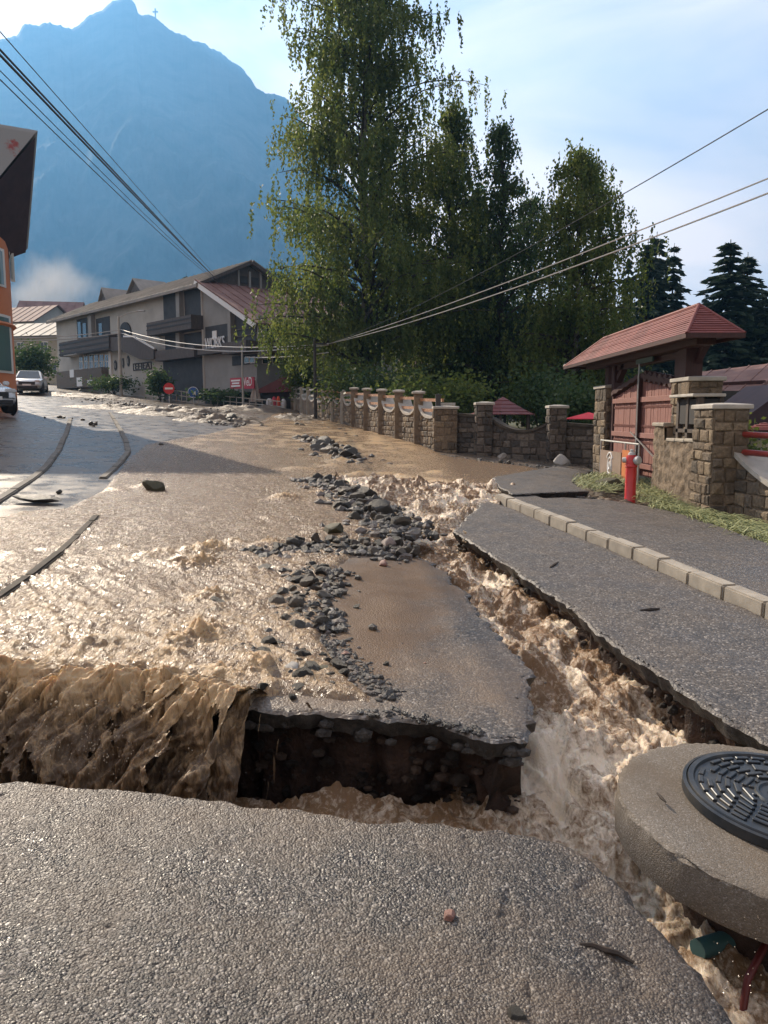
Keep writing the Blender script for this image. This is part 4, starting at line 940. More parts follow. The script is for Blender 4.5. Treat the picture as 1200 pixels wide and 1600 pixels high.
# pipes exposed under the collar
p0 = Vector((1.16, 2.62, -0.36)); o = MB().tube([p0, p0+Vector((0.25, 0.12, -0.02)), p0+Vector((.6, .3, -.02))], 0.036, 14).build('pipe', M['pipe_t'], smooth=True, origin=p0); props(o, 'teal plastic pipe exposed under the concrete collar', 'pipe')
p0 = Vector((1.20, 2.36, -0.50)); o = MB().tube([p0, p0+Vector((0.05, 0.06, 0.18)), p0+Vector((.2, .2, .26))], 0.013, 10).build('pipe', M['pipe_r'], smooth=True, origin=p0); props(o, 'thin red pipe sticking out of the water under the collar', 'pipe')

# ================================================================== STONE WORK
def stone_face(root, o, xd, zd, nd, W_, H_, mean, mat, seed, stuff=False, top=None, proud=0.03, gap=0.02, name='stone', mortar=None):
    """rough stones on a rectangle: o bottom-left corner, xd along, zd up, nd outwards"""
    rr = random.Random(seed); o = Vector(o); xd = Vector(xd).normalized(); zd = Vector(zd).normalized(); nd = Vector(nd).normalized()
    z = 0; mb = MB()
    while z < H_-0.03:
        h = min(mean*rr.uniform(0.65, 1.15), H_-z)
        if H_-z-h < mean*0.35: h = H_-z
        x = -rr.uniform(0, .3)*mean
        while x < W_-0.02:
            w = mean*rr.uniform(0.8, 1.7); x0 = max(x, 0); x1 = min(x+w, W_)
            if W_-x1 < mean*0.3: x1 = W_
            x = x1 if x1 == W_ else x+w
            if x1-x0 < 0.04: continue
            zt = z+h
            if top is not None:
                lim = min(top(x0), top(x1))
                if z > lim-0.04: continue
                zt = min(zt, lim)
            d = proud*rr.uniform(0.5, 1.5); g = gap/2
            j = lambda k: rr.uniform(-k, k)
            def P(a, b, c): return o+xd*a+zd*b+nd*c
            b4 = [(x0+g+j(.012), z+g+j(.012)), (x1-g+j(.012), z+g+j(.012)), (x1-g+j(.012), zt-g+j(.012)), (x0+g+j(.012), zt-g+j(.012))]
            cx = sum(p[0] for p in b4)/4; cz = sum(p[1] for p in b4)/4
            base = [P(a, b, -0.02) for a, b in b4]; mid = [P(a, b, d*0.55+j(.006)) for a, b in b4]
            fr = [P(cx+(a-cx)*0.74, cz+(b-cz)*0.72, d+j(d*0.35)) for a, b in b4]; ce = P(cx+j(.02), cz+j(.02), d*rr.uniform(.95, 1.35))
            m = MB() if not stuff else mb
            i = len(m.v); m.v += [tuple(q) for q in base+mid+fr+[ce]]
            for k in range(4):
                k2 = (k+1) % 4
                m.f += [(i+k, i+k2, i+4+k2, i+4+k), (i+4+k, i+4+k2, i+8+k2, i+8+k), (i+8+k, i+8+k2, i+12)]
            if not stuff: m.build(name, mat, root)
        z += h
    if stuff and mb.v:
        q = mb.build(name, mat, root); q['kind'] = 'stuff'
def cap_stone(root, c, w, d, h, mat, name='cap'):
    x, y, z = c; mb = MB(); i0 = 0
    b = [(-w/2,-d/2),(w/2,-d/2),(w/2,d/2),(-w/2,d/2)]
    mb.v += [(x+a, y+bb, z) for a, bb in b]+[(x+a, y+bb, z+h) for a, bb in b]+[(x+a*.3, y+bb*.3, z+h*1.35) for a, bb in b]
    mb.f += [(3,2,1,0)]+[(k, (k+1) % 4, 4+(k+1) % 4, 4+k) for k in range(4)]+[(4+k, 4+(k+1) % 4, 8+(k+1) % 4, 8+k) for k in range(4)]+[(8,9,10,11)]
    return mb.build(name, mat, root, bevel=0.012)
def pillar(name, label, x0, x1, y0, y1, z0, z1, mat, mort, mean=0.17, seed=1, stuff=False, cap=0.05, caph=0.07, faces='lfr', capmat='coping'):
    root = thing(name, label, 'stone pillar', ((x0+x1)/2, (y0+y1)/2, z0))
    MB().box(((x0+x1)/2, (y0+y1)/2, (z0+z1)/2), (x1-x0, y1-y0, z1-z0)).build('core', M[mort], root)
    if 'l' in faces: stone_face(root, (x0, y1, z0), (0,-1,0), (0,0,1), (-1,0,0), y1-y0, z1-z0, mean, M[mat], seed, stuff)
    if 'f' in faces: stone_face(root, (x0, y0, z0), (1,0,0), (0,0,1), (0,-1,0), x1-x0, z1-z0, mean, M[mat], seed+1, stuff)
    if 'r' in faces: stone_face(root, (x1, y0, z0), (0,1,0), (0,0,1), (1,0,0), y1-y0, z1-z0, mean, M[mat], seed+2, stuff)
    cap_stone(root, ((x0+x1)/2, (y0+y1)/2, z1), x1-x0+2*cap, y1-y0+2*cap, caph, M[capmat])
    return root
pillar('stone_pillar', 'tall rough stone pillar with flat cap at the right, nearest the camera', 4.85, 5.36, 11.37, 12.08, 0.0, 1.70, 'stone', 'mortar', seed=3, mean=0.19)
pillar('gate_pillar', 'pale stone pillar carrying the right post of the gate roof', 5.02, 5.55, 12.75, 13.5, 0.05, 2.17, 'stone', 'mortar', seed=13, mean=0.2)
pillar('gate_pillar', 'narrow stone pillar at the far left of the wooden gate', 5.0, 5.5, 17.45, 18.35, 0.1, 2.22, 'stone', 'mortar', seed=23, mean=0.22)
# rendered stone wall between gate and near pillar
w = thing('garden_wall', 'tan roughly rendered stone wall between hydrant and near pillar', 'wall', (4.95, 12.7, 0.1))
n1, n2 = 44, 30; Yg, Zg = np.meshgrid(np.linspace(12.0, 13.9, n1), np.linspace(0, 1, n2))
topz = np.where(Yg > 13.35, 1.42, 1.18+0.015*fbm(Yg*4, Yg*0, 2, 3)); zz = 0.0+Zg*topz
dd, _i = worley(Yg*5.5, zz*6.5, 5); xx = 4.88-0.045*(1-np.clip(dd/0.7, 0, 1))+0.012*fbm(Yg*9, zz*9, 4, 7)
np_mesh('rendered_face', np.stack([xx, Yg, zz], -1).reshape(-1, 3), grid_faces(n2, n1), M['mortar'], w)
MB().box((5.09, 12.68, 0.58), (0.38, 1.34, 1.16)).box((5.09, 13.63, 0.70), (0.38, 0.54, 1.40)).build('core', M['mortar'], w)
for k in range(3): MB().box((5.06, 12.26+k*0.40, 1.205+random.uniform(-.01, .01)), (0.44, 0.39, 0.06)).build('coping_stone', M['kerb'], w, bevel=0.015)
MB().box((5.06, 13.62, 1.45), (0.48, 0.58, 0.07)).build('cap', M['kerb'], w, bevel=0.015)
# dark timber notice box above that wall
b = thing('timber_box', 'dark open timber box on the wall between the two right pillars', 'timber box', (5.1, 12.65, 1.23))
mb = MB()
for yy in (12.22, 12.62, 13.02): mb.box((4.98, yy, 1.58), (0.09, 0.09, 0.66))
mb.box((4.98, 12.62, 1.36), (0.09, 0.9, 0.06)).box((5.3, 12.62, 1.7), (0.06, 0.9, 0.42)); mb.build('post', M['wood_brown'], b)
MB().box((5.12, 12.62, 1.67), (0.34, 0.86, 0.40)).build('box_panel', M['frame_dk'], b)
MB().box((5.08, 12.62, 1.925), (0.52, 1.02, 0.05)).build('cap_board', M['coping'], b, bevel=0.01)

# scalloped wall to the right of the near pillar
def scallop(root, p0, p1, z0, ztop0, zsag, thick, mat, mort, seed, stones=True, mean=0.17, stuff=True, n=18, capw=0.12, power=2.0, cp='coping'):
    p0 = Vector((*p0, 0)); p1 = Vector((*p1, 0)); d = p1-p0; Lw = d.length; d.normalize(); nd = Vector((d.y, -d.x, 0))
    if nd.x > 0 and abs(nd.x) > 0.3: nd = -nd
    if abs(d.x) > abs(d.y) and nd.y > 0: nd = -nd
    def zb(s): q = p0+d*s; return pz(q.x, q.y)-0.15
    def top(s): t = s/Lw; c = (2*t-1); return (zsag+(ztop0-zsag)*abs(c)**power)
    mb = MB(); ss = [Lw*i/n for i in range(n+1)]
    for a, c in zip(ss, ss[1:]):
        A = p0+d*a; B = p0+d*c; za = z0(a)+top(a); zc = z0(c)+top(c)
        f = [Vector((A.x, A.y, zb(a))), Vector((B.x, B.y, zb(c))), Vector((B.x, B.y, zc)), Vector((A.x, A.y, za))]
        mb.prism(f, -nd*thick)
    mb.build('core', mort, root)
    if stones: stone_face(root, Vector((p0.x, p0.y, zb(0))), d, (0,0,1), nd, Lw, 3, mean, mat, seed, stuff, top=lambda s: z0(s)+top(min(max(s, 0), Lw))-zb(0)-0.03)
    mb = MB()
    for a, c in zip(ss, ss[1:]):
        A = p0+d*a; B = p0+d*c; za = z0(a)+top(a); zc = z0(c)+top(c)
        f = [Vector((A.x, A.y, za)), Vector((B.x, B.y, zc)), Vector((B.x, B.y, zc+capw*0.6)), Vector((A.x, A.y, za+capw*0.6))]
        mb.prism([q+nd*0.06 for q in f], -nd*(thick+0.12))
    mb.build('coping', M[cp], root)
rw = thing('scalloped_wall', 'low stone wall with sweeping pale coping at the right edge', 'wall', (5.3, 10.5, 0))
scallop(rw, (5.22, 11.36), (5.95, 7.6), lambda s: 0.0, 1.0, 0.42, 0.4, M['stone'], M['mortar'], 71, stuff=False, mean=0.2, n=22)
pillar('stone_pillar', 'stone pillar beyond the right end of the sweeping wall', 5.9, 6.4, 6.9, 7.5, -0.2, 1.6, 'stone', 'mortar', seed=83, stuff=True)
for k, zz in enumerate((1.33, 1.07)):
    o = MB().tube([(5.3, 11.4, zz), (5.62, 9.4, zz-0.01), (6.0, 7.3, zz-0.02)], 0.045, 10).build('wall_rail', M['rail_red'], smooth=True, origin=(5.3, 11.4, zz)); props(o, ['upper red rail above the sweeping right hand wall', 'lower red rail above the sweeping right hand wall'][k], 'rail')

# long scalloped wall up the street
A0 = np.array([1.62, 21.75]); B0 = np.array([-6.3, 49.4]); DW = (B0-A0); LW = np.hypot(*DW); DW /= LW
long_wall = thing('scalloped_wall', 'long tan stone wall with scalloped coping stepping up the street', 'wall', (*A0, pz(*A0)))
ns = 14; bay = LW/ns
for k in range(ns):
    a = A0+DW*(k*bay); c = A0+DW*((k+1)*bay)
    zz = lambda s, a=a: pz(*(a+DW*s))
    scallop(long_wall, a, c, zz, 1.28 if k < 8 else 1.1, 0.86 if k < 8 else 0.78, 0.35, M['stone'], M['mortar'], 100+k, stones=(k < 9), mean=0.2, n=10, power=2.6)
for k in range(ns+1):
    a = A0+DW*(k*bay)
    if k == 0: continue
    z = pz(*a); wd = 0.28 if k < 6 else 0.22
    big = k < 6
    r = thing('wall_pillar', ['nearest capped stone pillar on the long scalloped wall','second capped pillar of the scalloped wall from its near corner','third capped pillar of the scalloped wall from its near corner','fourth capped pillar of the scalloped wall from its near corner','fifth capped pillar of the scalloped wall from its near corner'][k-1] if k < 6 else 'slim far pillar on the upper part of the scalloped wall', 'stone pillar', (a[0], a[1], z), None if k < 6 else 'far slim wall pillars')
    MB().box((a[0], a[1], z+0.75), (wd, wd, 1.6 if big else 1.5)).build('shaft', M['mortar' if big else 'pole_c'], r, bevel=0.02)
    if big: cap_stone(r, (a[0], a[1], z+1.55), wd+0.12, wd+0.12, 0.07, M['coping'])
for k in range(ns):
    a = A0+DW*(k*bay); c = A0+DW*((k+1)*bay); za, zc = pz(*a), pz(*c)
    r = thing('wall_railing', (['pair of wooden rails in the nearest bay of the scalloped wall','pair of wooden rails in the second nearest bay of the scalloped wall','pair of wooden rails in the third nearest bay of the scalloped wall','pair of wooden rails in the fourth nearest bay of the scalloped wall'][k] if k < 4 else 'pair of rails in a far bay of the scalloped wall'), 'railing', (a[0], a[1], za), 'rails between the pillars of the scalloped wall')
    for hh in (1.12, 1.42):
        MB().beam((a[0]+.03, a[1], za+hh), (c[0]+.03, c[1], zc+hh-0.05), 0.06, 0.09).build('rail', M['wood_rail'] if k < 9 else M['pole_c'], r)
# dark wall at right angles, with pillars and one sagging bay
CA = np.array([1.78, 21.62]); CB = np.array([5.25, 19.75]); DC = CB-CA; LC = np.hypot(*DC); DC /= LC
def s_at(u):
    k = (u-600)/1200.0; return (k*CA[1]*1.0-CA[0])/(DC[0]-k*DC[1])
dw = thing('dark_wall', 'shaded grey stone wall running from the corner to the gate', 'wall', (*CA, pz(*CA)))
for ua, ub, t0, sag, sd in ((700,744,1.02,1.02,1),(766,856,0.98,0.70,2),(880,930,0.98,0.98,3)):
    sa, sb = s_at(ua), s_at(ub); a = CA+DC*sa; c = CA+DC*sb
    scallop(dw, a, c, lambda s, a=a: pz(*(a+DC*s)), t0, sag, 0.35, M['stone_dk'], M['mortar_dk'], 200+sd, mean=0.2, n=12, stuff=False, cp='kerb_wet_shade')
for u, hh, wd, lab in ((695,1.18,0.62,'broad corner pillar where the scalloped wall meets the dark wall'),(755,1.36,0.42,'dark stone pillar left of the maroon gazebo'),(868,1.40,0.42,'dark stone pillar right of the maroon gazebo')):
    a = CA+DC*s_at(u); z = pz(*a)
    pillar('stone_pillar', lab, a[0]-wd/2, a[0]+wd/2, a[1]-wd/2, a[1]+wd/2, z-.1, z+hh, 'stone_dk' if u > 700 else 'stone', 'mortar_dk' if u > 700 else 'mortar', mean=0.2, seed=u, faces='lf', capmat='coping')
a = A0+np.array([-0.12, -0.25]); o = MB().box((a[0], a[1], pz(*a)+0.78), (0.14, 0.14, 1.6)).build('dark_post', M['pole_d'], origin=(a[0], a[1], pz(*a)), bevel=0.01); props(o, 'square dark metal post at the corner of the scalloped wall', 'post')

# ================================================================== GATE
gate = thing('roofed_gate', 'carved red brown wooden double gate under a red shingled roof', 'gate', (5.15, 15.4, 0.25))
GXp = 5.12
def topz(y):  # arched top of the leaves
    return 2.38-0.30*abs(y-15.4)/1.8 if y > 15.4 else 2.38-0.20*abs(y-15.4)/1.7
for (ya, yb) in ((15.44, 17.2), (13.7, 15.38)):
    n = 13
    for k in range(n):
        y0 = ya+(yb-ya)*k/n; y1 = ya+(yb-ya)*(k+1)/n-0.012; zt = topz((y0+y1)/2)-0.06
        x = GXp+random.uniform(-.006, .006); m = MB()
        ym = (y0+y1)/2
        m.prism([(x, y0, 0.42), (x, y1, 0.42), (x, y1, zt-0.05), (x, ym, zt), (x, y0, zt-0.05)], (0.04, 0, 0)); m.build('plank', M['wood_red'], gate)
mb = MB()
for ya, yb in ((15.45, 17.2), (13.7, 15.37)):
    for zz in (0.62, 1.22, 1.92): mb.box((GXp-0.03, (ya+yb)/2, zz), (0.05, yb-ya, 0.10))
    for k in range(26):
        y = ya+(yb-ya)*(k+0.5)/26
        for zz in (1.78, 1.40, 1.08): mb.box((GXp-0.008, y, zz), (0.02, 0.03, 0.05))
mb.build('ledge', M['wood_red'], gate, bevel=0.004)
mb = MB()
for ya, yb, k0 in ((15.4, 17.25, 1), (13.65, 15.4, -1)):
    pts = []
    for k in range(11):
        y = ya+(yb-ya)*k/10; mb_z = topz(y)
        pts.append((GXp-0.0, y, mb_z+0.03*abs(math.sin(k*math.pi/2))))
    for p, q in zip(pts, pts[1:]): mb.beam(p, q, 0.16, 0.09)
for k in range(6):
    y = 13.75+k*0.27; mb.lathe([(0.0,0),(0.11,0),(0.11,0.12),(0,0.12)], (GXp-0.07, y, topz(y)+0.02), 12, (Vector((0,1,0)), Vector((0,0,1)), Vector((1,0,0))), cap=False)
mb.build('carved_moulding', M['wood_dark'], gate)
MB().box((GXp-0.05, 15.41, 1.35), (0.08, 0.10, 2.15)).build('meeting_stile', M['wood_dark'], gate)
MB().tube([(GXp-0.10, 15.35, 0.4), (GXp-0.10, 15.35, 2.62)], 0.015, 6).beam((GXp-.11, 15.7, 1.28), (GXp-.11, 14.3, 0.85), 0.02, 0.02).build('iron_bar', M['steel'], gate)
for y, nm in ((17.32, 'frame_post'), (13.58, 'frame_post')):
    MB().box((5.2, y, 1.45), (0.22, 0.18, 2.6)).build(nm, M['wood_dark'], gate, bevel=0.01)
mb = MB().box((5.25, 17.9, 2.52), (0.26, 0.26, 0.5)); mb.build('roof_post', M['wood_dark'], gate)
mb = MB().box((5.14, 13.1, 2.55), (0.28, 0.34, 0.62)); mb.beam((5.2, 13.25, 2.35), (5.2, 14.0, 2.86), 0.12, 0.12).beam((5.2, 12.95, 2.5), (5.2, 12.5, 2.86), 0.1, 0.1); mb.build('roof_post', M['wood_dark'], gate)
mb = MB().beam((5.2, 17.3, 2.35), (5.2, 16.6, 2.82), 0.12, 0.12).box((5.02, 15.5, 2.76), (0.30, 6.6, 0.10)).box((5.2, 15.45, 2.66), (0.12, 3.6, 0.12)); mb.build('lintel', M['wood_dark'], gate)
MB().box((5.04, 15.1, 2.72), (0.03, 0.95, 0.20)).build('name_board', M['pipe_t'], gate)
# hipped roof with stepped shingle courses
ez, rz = 2.82, 3.33; ex0, ex1 = 4.50, 5.36; ey0, ey1 = 11.65, 19.5; rx = 4.94; ry0, ry1 = 12.35, 17.6
mb = MB(); nc = 13
def lerp(a, b, t): return Vector(a)*(1-t)+Vector(b)*t
def course_face(e0, e1, r0, r1):
    nrm = (Vector(e1)-Vector(e0)).cross(Vector(r0)-Vector(e0)).normalized()
    if nrm.z < 0: nrm = -nrm
    for k in range(nc):
        t0, t1 = k/nc, min((k+1.12)/nc, 1)
        a, b = lerp(e0, r0, t0), lerp(e1, r1, t0); c, d = lerp(e1, r1, t1), lerp(e0, r0, t1)
        ww = random.uniform(.010, .018); mb.quad(a+nrm*ww, b+nrm*ww, c+nrm*0.003, d+nrm*0.003); mb.quad(a, b, b+nrm*ww, a+nrm*ww)
E = [(ex0,ey0,ez),(ex1,ey0,ez),(ex1,ey1,ez),(ex0,ey1,ez)]; R0 = (rx,ry0,rz); R1 = (rx,ry1,rz)
course_face(E[3], E[0], R1, R0); course_face(E[0], E[1], R0, R0); course_face(E[1], E[2], R0, R1); course_face(E[2], E[3], R1, R1)
mb.build('roof', M['roof_red'], gate)
mb = MB(); mb.tube([R0, R1], 0.035, 8)
for c in E: mb.tube([c, R0 if c[1] < 15 else R1], 0.03, 8)
mb.build('ridge_cap', M['roof_red'], gate)
mb = MB(); mb.quad(*[(x, y, ez-0.012) for x, y, z in E]); mb.build('soffit', M['wood_dark'], gate)
mb = MB()
for a, c in zip(E, E[1:]+E[:1]): mb.beam(Vector(a)-Vector((0,0,.03)), Vector(c)-Vector((0,0,.03)), 0.03, 0.07)
mb.build('fascia', M['wood_dark'], gate)
o = MB().lathe([(0,-0.02),(0.05,0),(0.03,0.05),(0,0.06)], (4.52, 19.48, 2.83), 10).build('finial', M['coping'], gate)

# work barrier in front of the gate
ba = thing('work_barrier', 'low metal barrier with brown and orange panels leaning before the gate', 'barrier', (4.72, 15.6, 0.2))
y0, y1 = 16.75, 14.25; X = 4.72
mb = MB()
for z in (1.08, 0.30): mb.tube([(X, y0, z), (X, y1, z)], 0.02, 8)
for y in (y0, 15.05, y1): mb.tube([(X, y, 0.1), (X, y, 1.08)], 0.02, 8)
mb.build('barrier_frame', M['steel'], ba, smooth=True)
MB().box((X-0.02, 15.95, 0.56), (0.02, 1.45, 0.64)).build('panel', M['panel'], ba)
MB().box((X-0.02, 14.93, 0.58), (0.02, 0.44, 0.72)).build('panel', M['panel_o'], ba)
mb = MB(); yc, zc = 15.95, 0.58
def ringpts(ry, rz, a0, a1, n=14): return [(X-0.034, yc-ry*math.cos(a0+(a1-a0)*k/n), zc+rz*math.sin(a0+(a1-a0)*k/n)) for k in range(n+1)]
for pts, wd in ((ringpts(0.22, 0.27, 0.6, 2.54), 0.02), (ringpts(0.13, 0.17, 0, 2*math.pi), 0.018), (ringpts(0.2, 0.25, 3.9, 5.5), 0.022), (ringpts(0.06, 0.07, 0, 2*math.pi), 0.022)):
    mb.tube(pts, wd, 4)
mb.build('emblem', M['sign_white'], ba)

# hydrant
hx, hy = at_px(984, 788); hz = pz(hx, hy)-0.10
hy_t = thing('fire_hydrant', 'bright red pillar fire hydrant with grey caps by the wall', 'hydrant', (hx, hy, hz))
MB().lathe([(.14,0),(.14,.04),(.098,.05),(.098,.12),(.088,.14),(.088,.70),(.098,.71),(.098,.74),(.09,.75),(.09,.86),(.075,.90),(0,.91)], (hx, hy, hz), 24).build('column', M['hydrant'], hy_t, smooth=True)
dv = Vector((-hx, -hy, 0)).normalized(); rt = Vector((-dv.y, dv.x, 0))*-1
if rt.x < 0: rt = -rt
for d_, r_, l_ in (((rt*0.75+dv*0.65).normalized(), .068, .15), (-rt, .045, .13)):
    MB().lathe([(r_*.75,.05),(r_*.75,l_-.05),(r_,l_-.05),(r_,l_),(r_*.8,l_+.015),(0,l_+.015)], Vector((hx, hy, hz+.82)), 16, (Vector((-d_.y, d_.x, 0)), Vector((0,0,1)), d_)).build('outlet_cap', M['cap'], hy_t, smooth=True)
MB().lathe([(.06,.905),(.05,.94),(.03,.95),(.03,.99),(0,1.0)], (hx, hy, hz), 12).build('bonnet', M['cap'], hy_t, smooth=True)

# flattened reeds along the pavement, weeds by the hydrant
def blades(name, region, n, lmin, lmax, w, mat, ang, spread, h0=0.02, lift=0.10, seed=1):
    r = np.random.default_rng(seed); xs = [p[0] for p in region]; ys = [p[1] for p in region]
    P = []
    while len(P) < n:
        x = r.uniform(min(xs), max(xs), n*3); y = r.uniform(min(ys), max(ys), n*3); k = pip(region, x, y)
        P += list(zip(x[k], y[k]))
    P = np.array(P[:n]); a = ang+r.normal(0, spread, n); l = r.uniform(lmin, lmax, n); d = np.stack([np.cos(a), np.sin(a)], 1)
    nrm = np.stack([-d[:, 1], d[:, 0]], 1)*w*r.uniform(.5, 1.3, n)[:, None]
    z0 = plane(P[:, 0], P[:, 1])+h0+r.uniform(0, .05, n); lf = r.uniform(0.0, lift, n)
    def pt(t, s, dz): q = P+d*(l*t)[:, None]+nrm*s; return np.column_stack([q, z0+dz])
    V = np.stack([pt(0, -.5, 0*lf), pt(0, .5, 0*lf+.004), pt(.5, .6, lf), pt(.5, -.6, lf-.004), pt(1, .1, lf*0.3), pt(1, -.1, lf*0.3)], 1).reshape(-1, 3)
    b = np.arange(n)*6; F = np.concatenate([np.stack([b, b+1, b+2, b+3], 1), np.stack([b+3, b+2, b+4, b+5], 1)])
    o = np_mesh(name, V, F, mat, None, False); o['kind'] = 'stuff'; return o
reed_reg = gxy([(1010,800),(1030,790),(1075,808),(1110,815),(1160,826),(1260,850),(1300,905),(1210,868),(1150,845),(1090,823),(1050,808)])
blades('flattened_reeds', reed_reg, 2600, 0.15, 0.5, 0.012, M['straw'], R(-50), 0.7, seed=3, h0=0.05)
blades('flattened_reeds', gxy([(890,762),(925,752),(965,756),(975,772),(950,782),(905,778)]), 700, 0.12, 0.4, 0.014, M['straw'], R(10), 0.8, seed=5, h0=0.12)
blades('flattened_reeds', gxy([(985,762),(1030,750),(1050,790),(1010,800),(985,790)]), 700, 0.12, 0.4, 0.013, M['straw'], R(-60), 0.8, seed=7, h0=0.08)
# ================================================================== BIG WHITE BUILDING
C0 = Vector((-12.13, 52.48, 0)); E1 = Vector((0.677, -0.737, 0)).normalized(); NO = Vector((-E1.y*-1, E1.x*-1, 0))
NO = Vector((E1.y, -E1.x, 0))
if NO.dot(Vector((-0.737, -0.677, 0))) < 0: NO = -NO
MI = -NO
CAMP = Vector((0, 0, CZ)); UPZ = Vector((0, 0, 1))
def hit(u, v, p, n):
    d = Vector(ray(u, v)); t = (p-CAMP).dot(n)/d.dot(n); return CAMP+d*t
def fs(u, v, out=0.0):
    q = hit(u, v, C0+NO*out, NO); return (q-C0).dot(E1), q.z
S1 = 6.4; DD = C0+E1*S1
def rs(u, v, out=0.0):
    q = hit(u, v, DD+E1*out, E1); return (q-DD).dot(MI), q.z
bld = thing('chalet_building', 'large off-white chalet building with dark balconies at the end of the street', 'building', (C0.x, C0.y, 2.0))
def fp(s, z, out=0.0): return Vector((C0.x, C0.y, 0))+E1*s+NO*out+UPZ*z
def frect(u0, v0, u1, v1, mat, name='panel', out=0.0, dep=0.08, parent=None, mb=None):
    s0, za = fs(u0, v0); s1, zb = fs(u1, v1); s0b, zc = fs(u0, v1); s1b, zd = fs(u1, v0)
    zt = (za+zd)/2; zl = (zb+zc)/2; a = (s0+s1)/2
    m = mb or MB(); m.box(fp(a, (zt+zl)/2, out+dep/2), (abs(s1-s0), dep, abs(zt-zl)), (E1, NO, UPZ))
    return m if mb else m.build(name, M[mat], parent or bld)
def rp_(q, z, out=0.0): return Vector((DD.x, DD.y, 0))+MI*q+E1*out+UPZ*z
def rrect(u0, v0, u1, v1, mat, name='panel', out=0.0, dep=0.08, parent=None):
    q0, za = rs(u0, v0); q1, zb = rs(u1, v1); _, zc = rs(u0, v1); _, zd = rs(u1, v0)
    zt = (za+zd)/2; zl = (zb+zc)/2
    return MB().box(rp_((q0+q1)/2, (zt+zl)/2, out+dep/2), (abs(q1-q0), dep, abs(zt-zl)), (MI, E1, UPZ)).build(name, M[mat], parent or bld)
EZ = fs(318, 441)[1]; RZ = EZ+1.75; RQ = 3.7
# body
mb = MB(); prof = [(0, 0.5), (0, EZ), (RQ, RZ-0.05), (2*RQ, EZ), (9, EZ), (9, 0.5)]
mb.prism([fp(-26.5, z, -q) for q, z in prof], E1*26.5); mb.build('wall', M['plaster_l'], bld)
ZL = fs(404, 502)[1]
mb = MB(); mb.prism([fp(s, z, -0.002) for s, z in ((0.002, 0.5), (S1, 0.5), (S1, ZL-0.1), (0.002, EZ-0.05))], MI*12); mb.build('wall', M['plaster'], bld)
# roofs (sheet with standing seams)
def roof_sheet(a, b, c, d, mat, name, th=0.12, seams=0, parent=bld):
    a, b, c, d = map(Vector, (a, b, c, d)); n = (b-a).cross(d-a).normalized()
    if n.z < 0: n = -n
    mb = MB(); mb.prism([a, b, c, d], n*th)
    for k in range(seams+1):
        t = k/max(seams, 1); p = a*(1-t)+b*t; q = d*(1-t)+c*t; mb.beam(p+n*(th+.02), q+n*(th+.02), 0.05, 0.05, n)
    return mb.build(name, M[mat], parent)
sl = (RZ-EZ)/RQ
roof_sheet(fp(-27.2, EZ-0.6*sl, 0.6), fp(0.5, EZ-0.6*sl, 0.6), fp(0.5, RZ, -RQ), fp(-27.2, RZ, -RQ), 'roof_grey', 'roof', seams=46)
roof_sheet(fp(0.5, EZ-0.6*sl, -2*RQ-.6), fp(-27.2, EZ-0.6*sl, -2*RQ-.6), fp(-27.2, RZ, -RQ), fp(0.5, RZ, -RQ), 'roof_grey', 'roof', seams=20)
roof_sheet(fp(S1+0.7, ZL-0.25, 0.5), fp(S1+0.7, ZL-0.25, -12), fp(-0.02, EZ+0.05, -12), fp(-0.02, EZ+0.05, 0.5), 'roof_brown', 'lower_roof', seams=16)
MB().beam(fp(S1+.75, ZL-.36, 0.53), fp(0.0, EZ-0.06, 0.53), 0.06, 0.3).build('verge_board', M['frame'], bld)
MB().beam(fp(-27.2, EZ-.30, 0.62), fp(0.5, EZ-.30, 0.62), 0.08, 0.2).build('gutter', M['roof_grey'], bld)
# gable front over the lower roof
mb = MB(); mb.prism([fp(0.03, z, -q) for q, z in ((0.2, EZ), (RQ, RZ-0.15), (2*RQ-.2, EZ))], E1*0.05); mb.build('gable_boards', M['wood_brown'], bld)
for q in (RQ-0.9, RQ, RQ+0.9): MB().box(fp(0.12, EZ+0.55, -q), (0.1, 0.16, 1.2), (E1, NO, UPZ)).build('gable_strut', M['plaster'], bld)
for q in (RQ-.45, RQ+.45): MB().box(fp(0.10, EZ+0.55, -q), (0.06, 0.55, 0.5), (E1, NO, UPZ)).build('window', M['frame_dk'], bld)
mb = MB(); mb.beam(fp(.45, EZ-.25, .6), fp(.45, RZ-.02, -RQ), .12, .2); mb.beam(fp(.45, EZ-.25, -2*RQ-.6), fp(.45, RZ-.02, -RQ), .12, .2); mb.build('barge_board', M['wood_brown'], bld)
# facade pieces on the long side, listed in photo pixels
for a in ((120,497,143,530),(150,496,173,529),(255,456,281,501),(288,452,316,501),(258,520,281,549),(288,520,316,549),(255,560,318,626)): frect(*a, 'frame_dk', 'loggia_shade_panel', 0.0, 0.03)  # flat dark panels instead of recesses, loggia shade put into the colour
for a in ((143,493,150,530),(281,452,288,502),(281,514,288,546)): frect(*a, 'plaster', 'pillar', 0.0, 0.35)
for a, d in (((108,530,188,553),0.9),((247,500,318,521),0.9),((256,546,318,562),0.7)): frect(*a, 'wood_brown', 'balcony', 0.0, d)
for v in (534, 542, 550): frect(108, v-1.2, 188, v+1.2, 'frame_dk', 'balcony_rail', 0.9, 0.03)
for v in (505, 512): frect(247, v-1, 318, v+1, 'frame_dk', 'balcony_rail', 0.9, 0.03)
mb = MB(); mb.prism([fp(*fs(u, v), 0.5) for u, v in ((188,528),(222,528),(256,547),(256,562),(234,562),(206,549),(188,549))], NO*0.3); mb.build('stair_parapet', M['wood_brown'], bld)
mb = MB()
for (a, b) in (((207,527),(222,527)), ((222,527),(256,546))): mb.beam(fp(*fs(*a), 0.7), fp(*fs(*b), 0.7), 0.1, 0.16)
